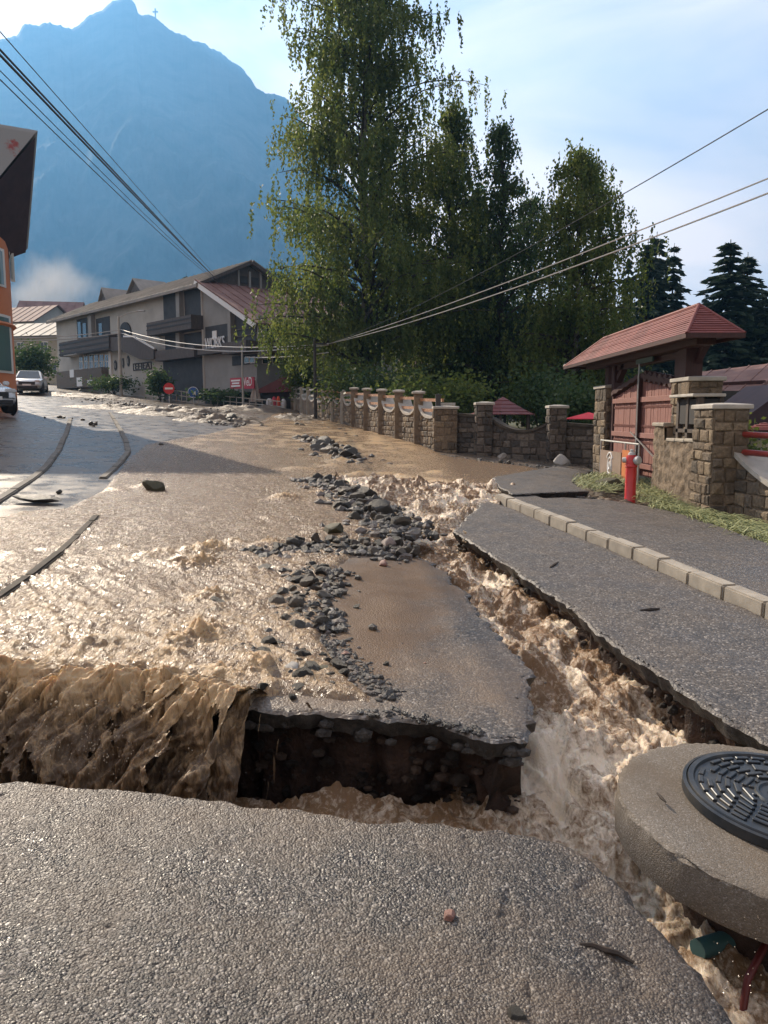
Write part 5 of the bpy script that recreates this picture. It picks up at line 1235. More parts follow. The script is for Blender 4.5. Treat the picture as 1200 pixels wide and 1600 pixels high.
mb.build('handrail', M['frame'], bld)
sA, zA = fs(189, 540); sB, zB = fs(207, 540); zt = fs(198, 503)[1]; cxs = (sA+sB)/2; hw = (sB-sA)/2
arch = [(sA, zA), (sB, zA)]+[(cxs+hw*math.cos(math.pi*k/10), zt-hw*0.9+hw*0.9*math.sin(math.pi*k/10)) for k in range(11)]
mb = MB(); mb.prism([fp(s, z, 0.02) for s, z in arch], NO*0.1); mb.build('arched_dark_panel', M['frame_dk'], bld)  # dark panel in place of a recess, its shade is in the colour
frect(316, 452, 320.5, 618, 'frame', 'downpipe_pilaster', 0.0, 0.12); frect(171, 549, 177, 606, 'frame', 'pilaster', 0.0, 0.12)
for k in range(6):
    u = 124+k*8; w = frect(u, 553, u+7, 577, 'frame', 'window', 0.0, 0.05)
    frect(u+1, 554.5, u+3.2, 564, 'glass', 'pane', 0.05, 0.02, w); frect(u+3.9, 554.5, u+6, 564, 'glass', 'pane', 0.05, 0.02, w); frect(u+1, 565, u+3.2, 576, 'glass', 'pane', 0.05, 0.02, w); frect(u+3.9, 565, u+6, 576, 'glass', 'pane', 0.05, 0.02, w)
frect(98, 578, 171, 606, 'stone_dk', 'stone_base', 0.0, 0.6)
frect(115, 553, 136, 556, 'frame', 'awning', 0.0, 0.9)
frect(131, 590, 140, 604, 'sign_white', 'notice', 0.6, 0.04); frect(148, 594, 156, 602, 'sign_white', 'notice', 0.6, 0.04); frect(120,578,127,590,'sign_white','notice',0.6,0.04)
for k in range(3): frect(122, 503+0, 128, 528, 'glass', 'window', 0.03, 0.03) if k == 0 else frect(130+(k-1)*25, 505, 136+(k-1)*25, 528, 'glass', 'window', 0.03, 0.03)
# painted letters and emblems on the lower wall
s0, z0 = fs(209, 572); s1, z1 = fs(237, 572)
fr = MB()
za, zb = fs(223, 567.2)[1], fs(223, 577.5)[1]
for z in (za, zb): fr.box(fp((s0+s1)/2, z, 0.03), (s1-s0, 0.04, 0.08), (E1, NO, UPZ))
for s in (s0, s1): fr.box(fp(s, (za+zb)/2, 0.03), (0.08, 0.04, abs(za-zb)+.08), (E1, NO, UPZ))
fr.build('sign_frame', M['frame_dk'], bld)
text('lettering', 'EHEA', 0.62, M['frame_dk'], bld, fp((s0+s1)/2, (za+zb)/2, 0.03), E1, UPZ, 0.02, width=(s1-s0)*0.82)
for u, v, rx_, rz_ in ((181,571,.30,.42),(193,567,.18,.40),(201,564,.26,.42)):
    s, z = fs(u, v); MB().prism([fp(s+rx_*math.cos(2*math.pi*k/16)*(1 if k % 2 else .92), z+rz_*math.sin(2*math.pi*k/16), 0.02) for k in range(16)], NO*0.03).build('emblem', M['frame_dk'], bld)
    MB().box(fp(s, z, 0.06), (rx_*.7, .03, rz_*.9), (E1, NO, UPZ)).build('emblem', M['plaster'], bld)
# lower block, long side
frect(321, 508, 361, 546, 'frame_dk', 'window_band', 0.0, 0.03); frect(321, 545, 366, 553, 'wood_brown', 'balcony', 0.0, 0.6)
frect(333, 517, 340, 531, 'frame', 'window', 0.03, 0.05)
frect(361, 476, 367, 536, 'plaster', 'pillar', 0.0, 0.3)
q = [fs(367, 482), fs(401, 508), fs(401, 535), fs(367, 535)]
mb = MB(); mb.prism([fp(s, z, 0.0) for s, z in q], NO*0.03); mb.build('glazed_gable', M['frame_dk'], bld)
for v in (513, 524): frect(367, v, 400, v+1.5, 'wood_brown', 'transom', 0.03, 0.06)
frect(366, 535, 404, 553, 'wood_brown', 'balcony', 0.0, 0.9)
sA, zA = fs(323, 538.5); sB, zB = fs(354, 538.5)
mb = MB(); 
text('lettering', 'WORKS', 1.0, M['sign_white'], bld, fp((sA+sB)/2, zA, 0.12), E1, UPZ, 0.03, width=abs(sB-sA)*0.98)
s_, z_ = fs(322, 544.5); s2_, _ = fs(356, 544.5)
MB().box(fp((s_+s2_)/2, z_, .1), (s2_-s_, .05, .06), (E1, NO, UPZ)).build('lettering_rail', M['steel'], bld)
frect(363, 555, 402, 570, 'frame_dk', 'window_band', 0.0, 0.03)
for u in (383.5, 392): w = frect(u, 557.5, u+8, 567.5, 'frame', 'window', 0.03, 0.05); frect(u+.8, 558.5, u+7.2, 566.5, 'glass_teal', 'pane', 0.08, 0.02, w)
frect(320, 626, 404, 634, 'frame_dk', 'plinth', 0.0, 0.06); frect(362, 613, 402, 630, 'glass', 'window', 0.0, 0.05)
# right side of the lower block
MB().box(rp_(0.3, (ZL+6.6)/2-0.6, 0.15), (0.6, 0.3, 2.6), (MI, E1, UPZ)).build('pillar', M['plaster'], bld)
rrect(405, 553, 470, 536, 'wood_brown', 'balcony', 0.0, 0.9); rrect(414, 505, 470, 534, 'frame_dk', 'loggia_shade_panel', 0.0, 0.03)  # loggia here is a flat panel with its shade as colour
for u in (409, 425, 441): w = rrect(u, 557, u+13, 569, 'frame', 'window', 0.0, 0.05); rrect(u+1, 558, u+12, 568, 'glass', 'pane', 0.05, 0.02, w)
# dormers on the main roof
for u, s_, wd in ((203, -17.0, 2.2), (143, -23.5, 1.4)):
    c = fp(s_, RZ-0.5, -RQ+0.6); mb = MB()
    for sg in (-1, 1):
        mb.prism([c+E1*(sg*wd)+UPZ*(-.3), c+UPZ*1.5, c+UPZ*1.5+MI*3, c+E1*(sg*wd)+UPZ*(-.3)+MI*3], UPZ*0.1)
    d_ = mb.build('dormer_roof', M['roof_grey'], bld)
    MB().prism([c+E1*(-wd*.9)+UPZ*(-.5)+MI*.2, c+E1*(wd*.9)+UPZ*(-.5)+MI*.2, c+E1*(wd*.9)+UPZ*(-.3)+MI*.2, c+UPZ*1.35+MI*.2, c-E1*(wd*.9)-UPZ*.3+MI*.2], MI*2.6).build('dormer', M['wood_brown'], bld)
# red shop signs
def sign_board(u0, v0, u1, v1, label, out=0.7):
    s0, za = fs(u0, v0, out); s1, zb = fs(u1, v1, out); r = thing('shop_sign', label, 'sign', fp((s0+s1)/2, zb, out))
    MB().box(fp((s0+s1)/2, (za+zb)/2, out), (abs(s1-s0), 0.08, abs(za-zb)), (E1, NO, UPZ)).build('board', M['ban_red'], r); return r, s0, s1, za, zb
r, s0, s1, za, zb = sign_board(360.5, 591, 378, 607, 'left red sign board with small white text lines')
for k in range(3): MB().box(fp((s0+s1)/2, za-(za-zb)*(0.25+0.25*k), .75), (abs(s1-s0)*(.8-.15*(k == 1)), .02, .10), (E1, NO, UPZ)).build('text_line', M['sign_white'], r)
r, s0, s1, za, zb = sign_board(379, 590, 397.5, 607, 'right red sign board with large white letters')
text('lettering', 'VeD', 0.75, M['sign_white'], r, fp((s0+s1)/2, za-(za-zb)*.42, .75), E1, UPZ, 0.01, width=abs(s1-s0)*.72)

# ================================================================== OTHER HOUSES
def house(name, label, cat, c, w, d, h, rh, yaw, wallm, roofm, wins=(), over=0.4, z0=None, hip=0.0):
    z = pz(*c)-0.3 if z0 is None else z0
    r = thing(name, label, cat, (c[0], c[1], z)); ca, sa = math.cos(yaw), math.sin(yaw); X = Vector((ca, sa, 0)); Y = Vector((-sa, ca, 0)); O = Vector((c[0], c[1], z))
    MB().prism([O-X*w/2-Y*d/2, O-X*w/2+Y*d/2, O-X*w/2+Y*d/2+UPZ*h, O-X*w/2+UPZ*(h+rh-.06), O-X*w/2-Y*d/2+UPZ*h], X*w).build('wall', M[wallm], r)
    for sg in (-1, 1):
        k = rh/(d/2)
        a = O-X*(w/2+over)+Y*sg*(d/2+over)+UPZ*(h-over*k); b = O+X*(w/2+over)+Y*sg*(d/2+over)+UPZ*(h-over*k)
        cc_ = O+X*(w/2+over-hip)+UPZ*(h+rh); dd_ = O-X*(w/2+over-hip)+UPZ*(h+rh)
        roof_sheet(a, b, cc_, dd_, roofm, 'roof', 0.1, int(w/1.2), r)
    for (lx, lz, ww, wh, side_) in wins:     # side 'f' = -Y face, 'l' = -X face
        base, ax_, nn = ((O-Y*d/2, X, -Y) if side_ == 'f' else (O-X*w/2, -Y, -X) if side_ == 'l' else (O+X*w/2, Y, X))
        p = base+ax_*lx+UPZ*lz
        f = MB().box(p+nn*.03, (ww, .08, wh), (ax_, nn, UPZ)).build('window', M['frame'], r)
        MB().box(p+nn*.08, (ww*.40, .02, wh*.84), (ax_, nn, UPZ)).build('pane', M['glass'], f) if ww < .7 else [MB().box(p+nn*.08+ax_*(q*ww*.23), (ww*.38, .02, wh*.84), (ax_, nn, UPZ)).build('pane', M['glass'], f) for q in (-1, 1)]
    return r
p = at(82, 600, 96); house('cream_house', 'cream rendered house with small windows left of the chalet building', 'house', (p.x, p.y), 11, 8, 6.4, 1.8, R(-14), 'cream', 'roof_grey',
      [(-3.6,5.0,1.2,1.3,'f'),(-1.0,5.0,1.0,1.3,'f'),(2.2,5.0,1.0,1.3,'f'),(-3.6,2.4,1.2,1.3,'f'),(0.0,2.4,1.2,1.3,'f'),(3.2,2.4,1.2,1.3,'f')], z0=4.6)
p = at(45, 600, 118); house('grey_house', 'pale multi-storey house with balconies behind the cream house', 'house', (p.x, p.y), 12, 9, 9.5, 2.6, R(-20), 'white_wall', 'roof_brown',
      [(-4,8.0,1.4,1.5,'f'),(-1.4,8.0,1.4,1.5,'f'),(2.0,8.0,1.4,1.5,'f'),(-4,5.0,1.4,1.5,'f'),(-1.4,5.0,1.4,1.5,'f'),(2.0,5.0,1.4,1.5,'f')], z0=5.6)
p = at(88, 600, 140); house('far_house', 'small far house with brown roof above the cream house', 'house', (p.x, p.y), 10, 9, 12.0, 3.2, R(10), 'cream', 'roof_brown', [(-2,9.5,1.4,1.4,'f'),(2,9.5,1.4,1.4,'f')], z0=6.5)
p = at(690, 600, 62); house('pale_house', 'pale house glimpsed between the trunks behind the trees', 'house', (p.x, p.y), 12, 8, 4.6, 1.5, R(5), 'white_wall', 'roof_brown', [(-3,2.6,1.4,1.3,'f'),(0,2.6,1.4,1.3,'f'),(3,2.6,1.4,1.3,'f')], z0=0.6)
p = at(840, 600, 58); house('pale_house', 'low pale outbuilding half hidden behind the drooping birch', 'house', (p.x, p.y), 9, 6, 3.4, 1.2, R(-5), 'white_wall', 'roof_grey', [(-2,1.8,1.0,1.0,'f'),(2,1.8,1.0,1.0,'f')], z0=-0.4)
# brown roofed house at right
hr = thing('brown_roofed_house', 'long low house with dusty brown metal roof behind the gate', 'house', (17, 40, -0.6))
yR = 38.0
a = at(985, 598, yR+4); b = at(1235, 568, yR-3); c = at(1160, 636, yR-9); d = at(970, 628, yR-2)
roof_sheet(d, c, b, a, 'roof_brown', 'roof', 0.12, 9, hr)
mb = MB()
for t in (0.42,): mb.beam(d.lerp(a, t)+UPZ*.2, c.lerp(b, t)+UPZ*.2, .08, .14)
mb.build('snow_guard', M['wood_dark'], hr)
e = at(1300, 640, yR-4)
MB().prism([c+Vector((-.4,.5,-.15)), b+Vector((-.1,.3,-.2)), e+Vector((0,0,-1.2)), Vector((e.x, e.y, -0.8)), Vector((c.x, c.y+.5, -0.8))], Vector((0.05, 0.3, 0))).build('gable_wall', M['white_wall'], hr)
MB().prism([d+Vector((0,.7,-.1)), c+Vector((-.4,.7,-.1)), Vector((c.x-.4, c.y+.7, -.8)), Vector((d.x, d.y+.7, -.8))], Vector((0,.3,0))).build('front_wall', M['cream'], hr)
q = at(1118, 632, yR-9.2); MB().box(q, (1.9, .2, 1.0)).build('veranda_dark_panel', M['frame_dk'], hr)  # solid dark box, shade of the opening put into its colour
# kiosk with dark roof right of it
k = thing('kiosk', 'dark roofed kiosk with cream wall at the right edge', 'kiosk', tuple(at(1200, 680, 19)))
a = at(1165, 652, 19); b = at(1240, 598, 19); c = at(1300, 652, 19); 
MB().prism([a, b, c, c-UPZ*.35, a-UPZ*.35], Vector((0, 2.5, 0))).build('roof', M['soffit'], k)
a2 = at(1172, 660, 19.2); c2 = at(1290, 660, 19.2); MB().prism([a2, c2, Vector((c2.x, c2.y, -.6)), Vector((a2.x, a2.y, -.6))], Vector((0, 2, 0))).build('wall', M['cream'], k)
MB().box(at(1172, 672, 19.1), (.5, .08, .5)).build('window', M['glass'], k)
def pyramid_roof(name, label, cat, apex, er, ez, mat, posts=6, postm='wood_brown', n=6, rows=5):
    A = Vector(apex); r = thing(name, label, cat, (A.x, A.y, pz(A.x, A.y)))
    mb = MB()
    for j in range(n):
        a0, a1 = 2*math.pi*j/n+.3, 2*math.pi*(j+1)/n+.3
        for q in range(rows):
            t0, t1 = q/rows, (q+1)/rows
            P = lambda a, t, dz=0: Vector((A.x+er*(1-t)*math.cos(a), A.y+er*(1-t)*math.sin(a), ez+(A.z-ez)*(t**1.15)+dz))
            mb.quad(P(a0, t0, .02), P(a1, t0, .02), P(a1, t1), P(a0, t1)); mb.quad(P(a0, t0), P(a1, t0), P(a1, t0, .02), P(a0, t0, .02))
    mb.build('roof', M[mat], r)
    for j in range(posts):
        a = 2*math.pi*j/posts+.3; MB().tube([(A.x+er*.8*math.cos(a), A.y+er*.8*math.sin(a), pz(A.x, A.y)-.3), (A.x+er*.8*math.cos(a), A.y+er*.8*math.sin(a), ez+.1)], .05, 8).build('post', M[postm], r)
    return r
ap = at(786, 620, 26.5); pyramid_roof('gazebo', 'maroon roofed gazebo behind the dark wall', 'gazebo', ap, 1.25, at(786, 648, 26.5).z, 'roof_maroon')
ap = at(920, 644, 24); pyramid_roof('parasol', 'bright red parasol tip left of the gate', 'parasol', ap, 0.75, at(920, 655, 24).z, 'tarp', 1, 'steel', 8, 1)
ap = at(1195, 660, 16.5); pyramid_roof('small_shelter', 'tiny red roofed shelter behind the red rails', 'shelter', ap, 0.55, at(1195, 672, 16.5).z, 'roof_red', 4)
# maroon hut, umbrella and goods by the upper wall
hb = at(430, 632, 47.5)
h_ = thing('maroon_hut', 'small hut with sloping maroon roof at the foot of the chalet building', 'hut', (hb.x, hb.y, 2.0))
P = [at(404, 608, 47.0), at(447, 586, 47.0), at(458, 596, 47.0), at(458, 612, 47.0), at(404, 614, 47.0)]
MB().prism(P, Vector((.3, 2.4, .1))).build('roof', M['roof_maroon'], h_)
MB().prism([at(409, 612, 47.3), at(455, 610, 47.3), at(455, 640, 47.3), at(409, 640, 47.3)], Vector((.2, 2, 0))).build('wall', M['frame_dk'], h_)
ub = at(400, 634, 47.2); um = thing('closed_umbrella', 'closed beige patio umbrella standing before the maroon hut', 'umbrella', (ub.x, ub.y, pz(ub.x, ub.y)))
zt = at(400, 594, 47.2).z; mb = MB(); n = 14; V = []
for kk, (rr, tt) in enumerate(((.05, 1), (.16, .8), (.26, .5), (.36, .2), (.40, .12))):
    for j in range(n): a = 2*math.pi*j/n; q = rr*(1.0 if j % 2 else 0.72); V.append((ub.x+q*math.cos(a), ub.y+q*math.sin(a), pz(ub.x, ub.y)+.25+(zt-pz(ub.x, ub.y)-.25)*tt))
mb.v = V; mb.f = [(a*n+j, a*n+(j+1) % n, (a+1)*n+(j+1) % n, (a+1)*n+j) for a in range(4) for j in range(n)]; mb.build('canopy', M['umb'], um)
MB().tube([(ub.x, ub.y, pz(ub.x, ub.y)-.1), (ub.x, ub.y, zt+.1)], .035, 8).build('pole', M['frame'], um)
for (u, v, w_, hh, mt, nm, lab) in ((421,629,.42,.5,'fabric_w','bag','white bundle beside the maroon hut'),(428.5,629,.30,.7,'fabric_red','bag','pink red bundle between the white and orange ones'),(435,630,.26,.85,'fabric_or','bag','bright orange bundle before the maroon hut'),(443,631,.35,.6,'fabric_w','bag','pale bundle beside the first wall pillar')):
    p = at(u, v, 46.6); mb = MB(); mb.lathe([(0,-.5*hh),(w_*.45,-.48*hh),(w_*.5,-.1*hh),(w_*.42,.3*hh),(w_*.2,.48*hh),(0,.5*hh)], p, 12, cap=False); o = mb.build(nm, M[mt], smooth=True, origin=p); props(o, lab, 'bundle')

# orange building at the left edge
ob = thing('orange_building', 'orange rounded building with patched steep roof at the left edge', 'building', (-15, 29, 1.5))
cyc = Vector((-16.55, 28.9, 0)); cr_ = 2.62
n = 40; mb = MB(); V = [(cyc.x+cr_*math.cos(2*math.pi*j/n), cyc.y+cr_*math.sin(2*math.pi*j/n)) for j in range(n)]
mb.lathe([(cr_, 0.5), (cr_, 9.3)], cyc, n); mb.box((-22.5, 27.0, 5.0), (12, 8, 9.0), (Vector((.86,.5,0)), Vector((-.5,.86,0)), UPZ)); mb.build('wall', M['orange'], ob, smooth=True)
A_ = at(55, 208, 28.6); P2 = at(40, 392, 31.0); N_ = at(-150, 458, 25.0); rd = Vector((-.86, -.5, 0))
mb = MB(); th = Vector((0, 0, .22))
mb.prism([N_, A_, A_+rd*11, N_+rd*9], Vector((-.05, .1, .12))); mb.build('roof', M['roof_patch'], ob)
mb = MB(); mb.prism([P2, P2+rd*9, A_+rd*11, A_], Vector((.05, .1, .12))); mb.build('roof', M['roof_patch'], ob)
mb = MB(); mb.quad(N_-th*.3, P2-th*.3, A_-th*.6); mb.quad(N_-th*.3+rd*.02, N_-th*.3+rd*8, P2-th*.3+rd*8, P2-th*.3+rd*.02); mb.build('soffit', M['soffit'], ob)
def arc_win(u0, u1, v0, v1, name, mat, out, parent, extra=0.0):
    pts = []
    for u in np.linspace(u0, u1, 5):
        d = Vector(ray(u, (v0+v1)/2)); ox, oy = -cyc.x, -cyc.y; a = d.x**2+d.y**2; b = 2*(d.x*ox+d.y*oy); c_ = ox*ox+oy*oy-(cr_+out)**2
        disc = b*b-4*a*c_
        t = (-b-math.sqrt(max(disc, 0)))/(2*a); pts.append((d.x*t, d.y*t, t))
    m = MB()
    t = pts[2][2]; zt = CZ+ray(0, v0)[2]*t; zb_ = CZ+ray(0, v1)[2]*t
    for p, q in zip(pts, pts[1:]): m.quad((p[0], p[1], zb_), (q[0], q[1], zb_), (q[0], q[1], zt), (p[0], p[1], zt))
    return m.build(name, M[mat], parent)
for (u0, u1, v0, v1) in ((-14,8,386,446),(15.5,22.5,396,440),(-20,19,490,582)):
    w = arc_win(u0, u1, v0, v1, 'window', 'frame', 0.03, ob); arc_win(u0+1, u1-3, v0+4, v1-4, 'pane', 'glass_teal', 0.05, w)
mb = MB(); mb.lathe([(cr_+.05, 0), (cr_+.13, .08), (cr_+.05, .16)], Vector((cyc.x, cyc.y, at(20, 500, 27).z)), 40, cap=False); mb.build('cornice', M['orange'], ob, smooth=True)

# ================================================================== POLES, SIGNS, CABLES
def pole(name, label, cat, x, y, zt, r, mat, arm=None):
    z = pz(x, y)-.2; t = thing(name, label, cat, (x, y, z)); MB().tube([(x, y, z), (x, y, zt)], [r, r*.7], 10).build('shaft', M[mat], t, smooth=True)
    if arm:
        MB().tube([(x, y, zt-.1), (x+arm*.5, y, zt+.25), (x+arm, y-.1, zt+.35)], .035, 6).build('arm', M[mat], t); MB().box((x+arm*1.1, y-.1, zt+.36), (.5, .22, .12)).build('lamp_head', M['steel'], t, bevel=.03)
    return t
p = at(189.5, 606, 58); P190 = pole('street_lamp', 'concrete street lamp pole in front of the white chalet building', 'street lamp', p.x, 58, at(189, 494, 58).z, .13, 'pole_c', 1.6)
p = at(380, 632, 46); pole('flag_pole', 'slim pale pole in front of the red shop signs', 'pole', p.x, 46, at(380, 539, 46).z, .07, 'pole_c')
p = at(493, 657, 36.3); pole('utility_pole', 'dark utility pole against the big birch beside the scalloped wall', 'utility pole', p.x, 36.3, at(493, 528, 36.3).z, .09, 'pole_d')
MB().box(at(505, 537, 36.3), (.9, .08, .08)).build('cross_arm', M['pole_d'], [o for o in SC.objects if o.name.startswith('utility_pole')][0])
def sag(p, q, s, n=24): return [Vector(p).lerp(Vector(q), k/n)-UPZ*(4*s*(k/n)*(1-k/n)) for k in range(n+1)]
def cable(p, q, s, r, mat, label, group=None):
    o = MB().tube(sag(p, q, s), r, 5).build('cable', M[mat], smooth=True, origin=p); props(o, label, 'cable', group)
roofpt = at(335, 436, 52.0)
for k, (v0, dz, r, s) in enumerate(((48, .32, .010, .02), (74, .06, .022, .05), (80, 0.0, .026, .08), (91, -.12, .010, .25), (97, -.22, .012, .35))):
    a = at(0, v0, 14.0); b = roofpt+Vector((0.05*k, 0, dz)); d = (a-b); a2 = b+d*1.45
    cable(a2, b, s, r, 'cable', ['thin uppermost black cable of the bundle at the upper left','upper thick black cable of the bundle running to the chalet roof','lower thick black cable of the bundle running to the chalet roof','fourth black cable from the top of the upper left bundle','lowest black cable of the upper left bundle'][k])
ins = at(513, 537, 36.2)
for k, (u, v, Y, s, mt, r, lab) in enumerate(((1200,125,12.0,.55,'cable',.010,'dark cable climbing steeply past the right trees'),(1200,256,13,.30,'cable_l',.014,'upper of the two pale cables crossing the trees'),(1200,270,13,.42,'cable_l',.016,'lower of the two pale cables crossing the trees'))):
    a = at(u, v, Y); d = a-ins; cable(ins, ins+d*1.35, s, r, mt, lab)
pc = at(189, 515, 57.8)
for k in range(2):
    cable(pc+UPZ*(-.25*k), at(-40, 527+4*k, 50), .25, .03, 'cable_l', ['upper pale cable from the street lamp pole to the left','lower pale cable from the street lamp pole to the left'][k])
    cable(pc+UPZ*(-.25*k), ins+UPZ*(-.05*k), .6+.12*k, .025, 'cable_l', ['upper pale cable crossing the white building','lower pale cable crossing the white building'][k])
cable(at(383, 558, 47), ins+UPZ*(-.4), .1, .025, 'cable_l', 'short pale cable from the window corner to the utility pole')
def road_sign(u, v, Y, vb, mat, label, kind):
    c = at(u, v, Y); rr = 8.6/1200*Y; t = thing('road_sign', label, 'road sign', (c.x, Y, pz(c.x, Y)))
    MB().tube([(c.x, Y+.04, pz(c.x, Y)-.3), (c.x, Y+.04, c.z+rr)], .04, 8).build('post', M['steel'], t)
    A = (Vector((1,0,0)), UPZ, Vector((0,-1,0))); MB().lathe([(rr, 0), (rr, .03), (0, .03)], c, 28, A).build('disc', M[mat], t)
    if kind == 'bar': MB().box(c+Vector((0, -.04, 0)), (rr*1.4, .02, rr*.34)).build('bar', M['sign_white'], t)
    else:
        m = MB(); d = Vector((.70, 0, -.71)); m.beam(c+Vector((0,-.04,0))-d*rr*.6, c+Vector((0,-.04,0))+d*rr*.35, .02, rr*.24, (0, 1, 0))
        e = Vector((.71, 0, .70)); tip = c+Vector((0,-.045,0))+d*rr*.72; b0 = c+Vector((0,-.045,0))+d*rr*.1
        m.prism([tip, b0+e*rr*.48, b0-e*rr*.48], (0, .01, 0)); m.build('arrow', M['sign_white'], t)
        MB().lathe([(rr*.98, .03), (rr*.90, .034)], c, 28, A, cap=False).build('rim', M['sign_white'], t)
road_sign(264, 607, 50, 628, 'sign_red', 'round red no entry sign with white bar', 'bar')
road_sign(302, 613, 49, 635, 'sign_blue', 'round blue keep right sign with white arrow', 'arrow')
lf = thing('low_fence', 'low pale green mesh fence along the front of the chalet building', 'fence', tuple(at(330, 640, 46.5)))
fpts = [at(u, v, Y) for u, v, Y in ((268,622,53),(300,627,51),(340,632,49),(380,636,47.5),(420,640,46),(446,643,45))]; mb = MB(); mp_ = MB()
for a, b in zip(fpts, fpts[1:]):
    for h in (-.1, .25, .55): mp_.beam(a+UPZ*h, b+UPZ*h, .03, .05)
    for k in range(4): q = a.lerp(b, k/4); mb.beam(q-UPZ*.5, q+UPZ*.6, .05, .05)
    m2 = MB()
mb.build('post', M['pole_c'], lf); mp_.build('rail', M['pole_c'], lf)

# ================================================================== CARS
def make_car(name, label, paint, loc, yaw, hatch=True):
    root = thing(name, label, 'car', (0, 0, 0))
    st = [(-2.08,.42,.60,.62),(-2.02,.30,.86,.76),(-1.75,.24,.98,.86),(-1.0,.20,.99,.89),(0,.19,.95,.90),(.95,.20,.93,.89),(1.45,.22,.86,.86),(1.85,.24,.76,.80),(2.05,.28,.62,.70),(2.10,.36,.52,.60)]
    V = []; F = []
    for y, z0, z1, hw in st:
        for x, z in ((-hw*.82,z0),(-hw*.97,z0+.12),(-hw,(z0+z1)/2),(-hw*.96,z1-.05),(-hw*.82,z1),(hw*.82,z1),(hw*.96,z1-.05),(hw,(z0+z1)/2),(hw*.97,z0+.12),(hw*.82,z0)): V.append((x, y, z))
    m = 10
    for a in range(len(st)-1):
        for j in range(m): F.append((a*m+j, a*m+(j+1) % m, (a+1)*m+(j+1) % m, (a+1)*m+j))
    F += [tuple(range(m))[::-1], tuple((len(st)-1)*m+j for j in range(m))]
    mb = MB(); mb.v = V; mb.f = F; mb.build('body', M[paint], root, smooth=True)
    rf = -1.75; B = [(-.80,rf-.15,.94),(.80,rf-.15,.94),(.80,1.05,.90),(-.80,1.05,.90)]; T = [(-.60,rf+.35,1.42),(.60,rf+.35,1.42),(.62,.18,1.46),(-.62,.18,1.46)]; TM = [(-.58,-.6,1.50),(.58,-.6,1.50)]
    mb = MB(); mb.v = B+T; mb.f = [(0,1,5,4),(1,2,6,5),(2,3,7,6),(3,0,4,7),(4,5,6,7)]; mb.build('cabin', M[paint], root, bevel=.05, segs=2, smooth=True)
    def pane(q, off):
        mb = MB(); q = [Vector(p) for p in q]; n = (q[1]-q[0]).cross(q[2]-q[0]).normalized(); mb.prism([p+n*.004 for p in q], n*off); mb.build('window', M['glass'], root)
    def ins4(a, b, c, d, k): ce = (Vector(a)+Vector(b)+Vector(c)+Vector(d))/4; return [Vector(p).lerp(ce, k) for p in (a, b, c, d)]
    pane(ins4(B[2], B[3], T[3], T[2], .12), .012); pane(ins4(B[0], B[1], T[1], T[0], .18), .012)
    for a, b in ((1, 2), (3, 0)):
        q = ins4(B[a], B[b], T[b], T[a], .14); md0 = q[0].lerp(q[1], .5); md1 = q[3].lerp(q[2], .5)
        pane([q[0], md0.lerp(q[0], .05), md1.lerp(q[3], .05), q[3]], .012); pane([md0.lerp(q[1], .05), q[1], q[2], md1.lerp(q[2], .05)], .012)
    for sx in (-1, 1):
        for y in (-1.28, 1.30):
            A = (UPZ, Vector((0,1,0)), Vector((sx,0,0))); c = (sx*.72, y, .32)
            w = MB().lathe([(.2,-.1),(.30,-.09),(.32,-.04),(.32,.14),(.30,.19),(.21,.195)], c, 24, A).build('tyre', M['rubber'], root, smooth=True)
            mb = MB().lathe([(.21,.15),(.20,.19),(.16,.17),(.05,.18),(0,.18)], c, 20, A, cap=False); mb.build('rim', M['alloy'], w, smooth=True)
            MB().lathe([(.40,.182),(.345,.19),(.34,.10)], c, 24, A, cap=False).build('wheel_arch', M['black'], root)
        MB().box((sx*.98, .72, 1.0), (.20, .12, .14)).build('mirror', M[paint], root, bevel=.03, segs=2)
        MB().box((sx*.60, 1.90, .70), (.34, .26, .14)).build('headlight', M['lamp'], root, bevel=.04, segs=2)
        MB().box((sx*.70, -2.0, .80), (.18, .16, .26)).build('tail_light', M['lamp_red'], root, bevel=.03)
    MB().box((0, 2.04, .56), (.95, .14, .20)).build('grille', M['black'], root, bevel=.02); MB().box((0, 2.06, .34), (1.2, .12, .14)).build('bumper_intake', M['black'], root, bevel=.02)
    MB().box((0, 2.13, .46), (.5, .02, .11)).build('number_plate', M['sign_white'], root)
    root.location = loc; root.rotation_euler = (math.atan(BY)*-math.cos(yaw)*0.6, 0, yaw); return root
def yaw_of(dx, dy): return math.atan2(dy, dx)-math.pi/2
p = gp(62, 617); make_car('parked_car', 'silver hatchback parked facing the camera beyond the orange building', 'carpaint2', (p.x-1.0, p.y+1.0, pz(p.x-1, p.y+1)), yaw_of(.32, -.95))
p = gp(14, 645); make_car('parked_car', 'white hatchback cut off by the left picture edge', 'carpaint', (-13.75, 25.6, pz(-13.75, 25.6)), yaw_of(.75, -.66))

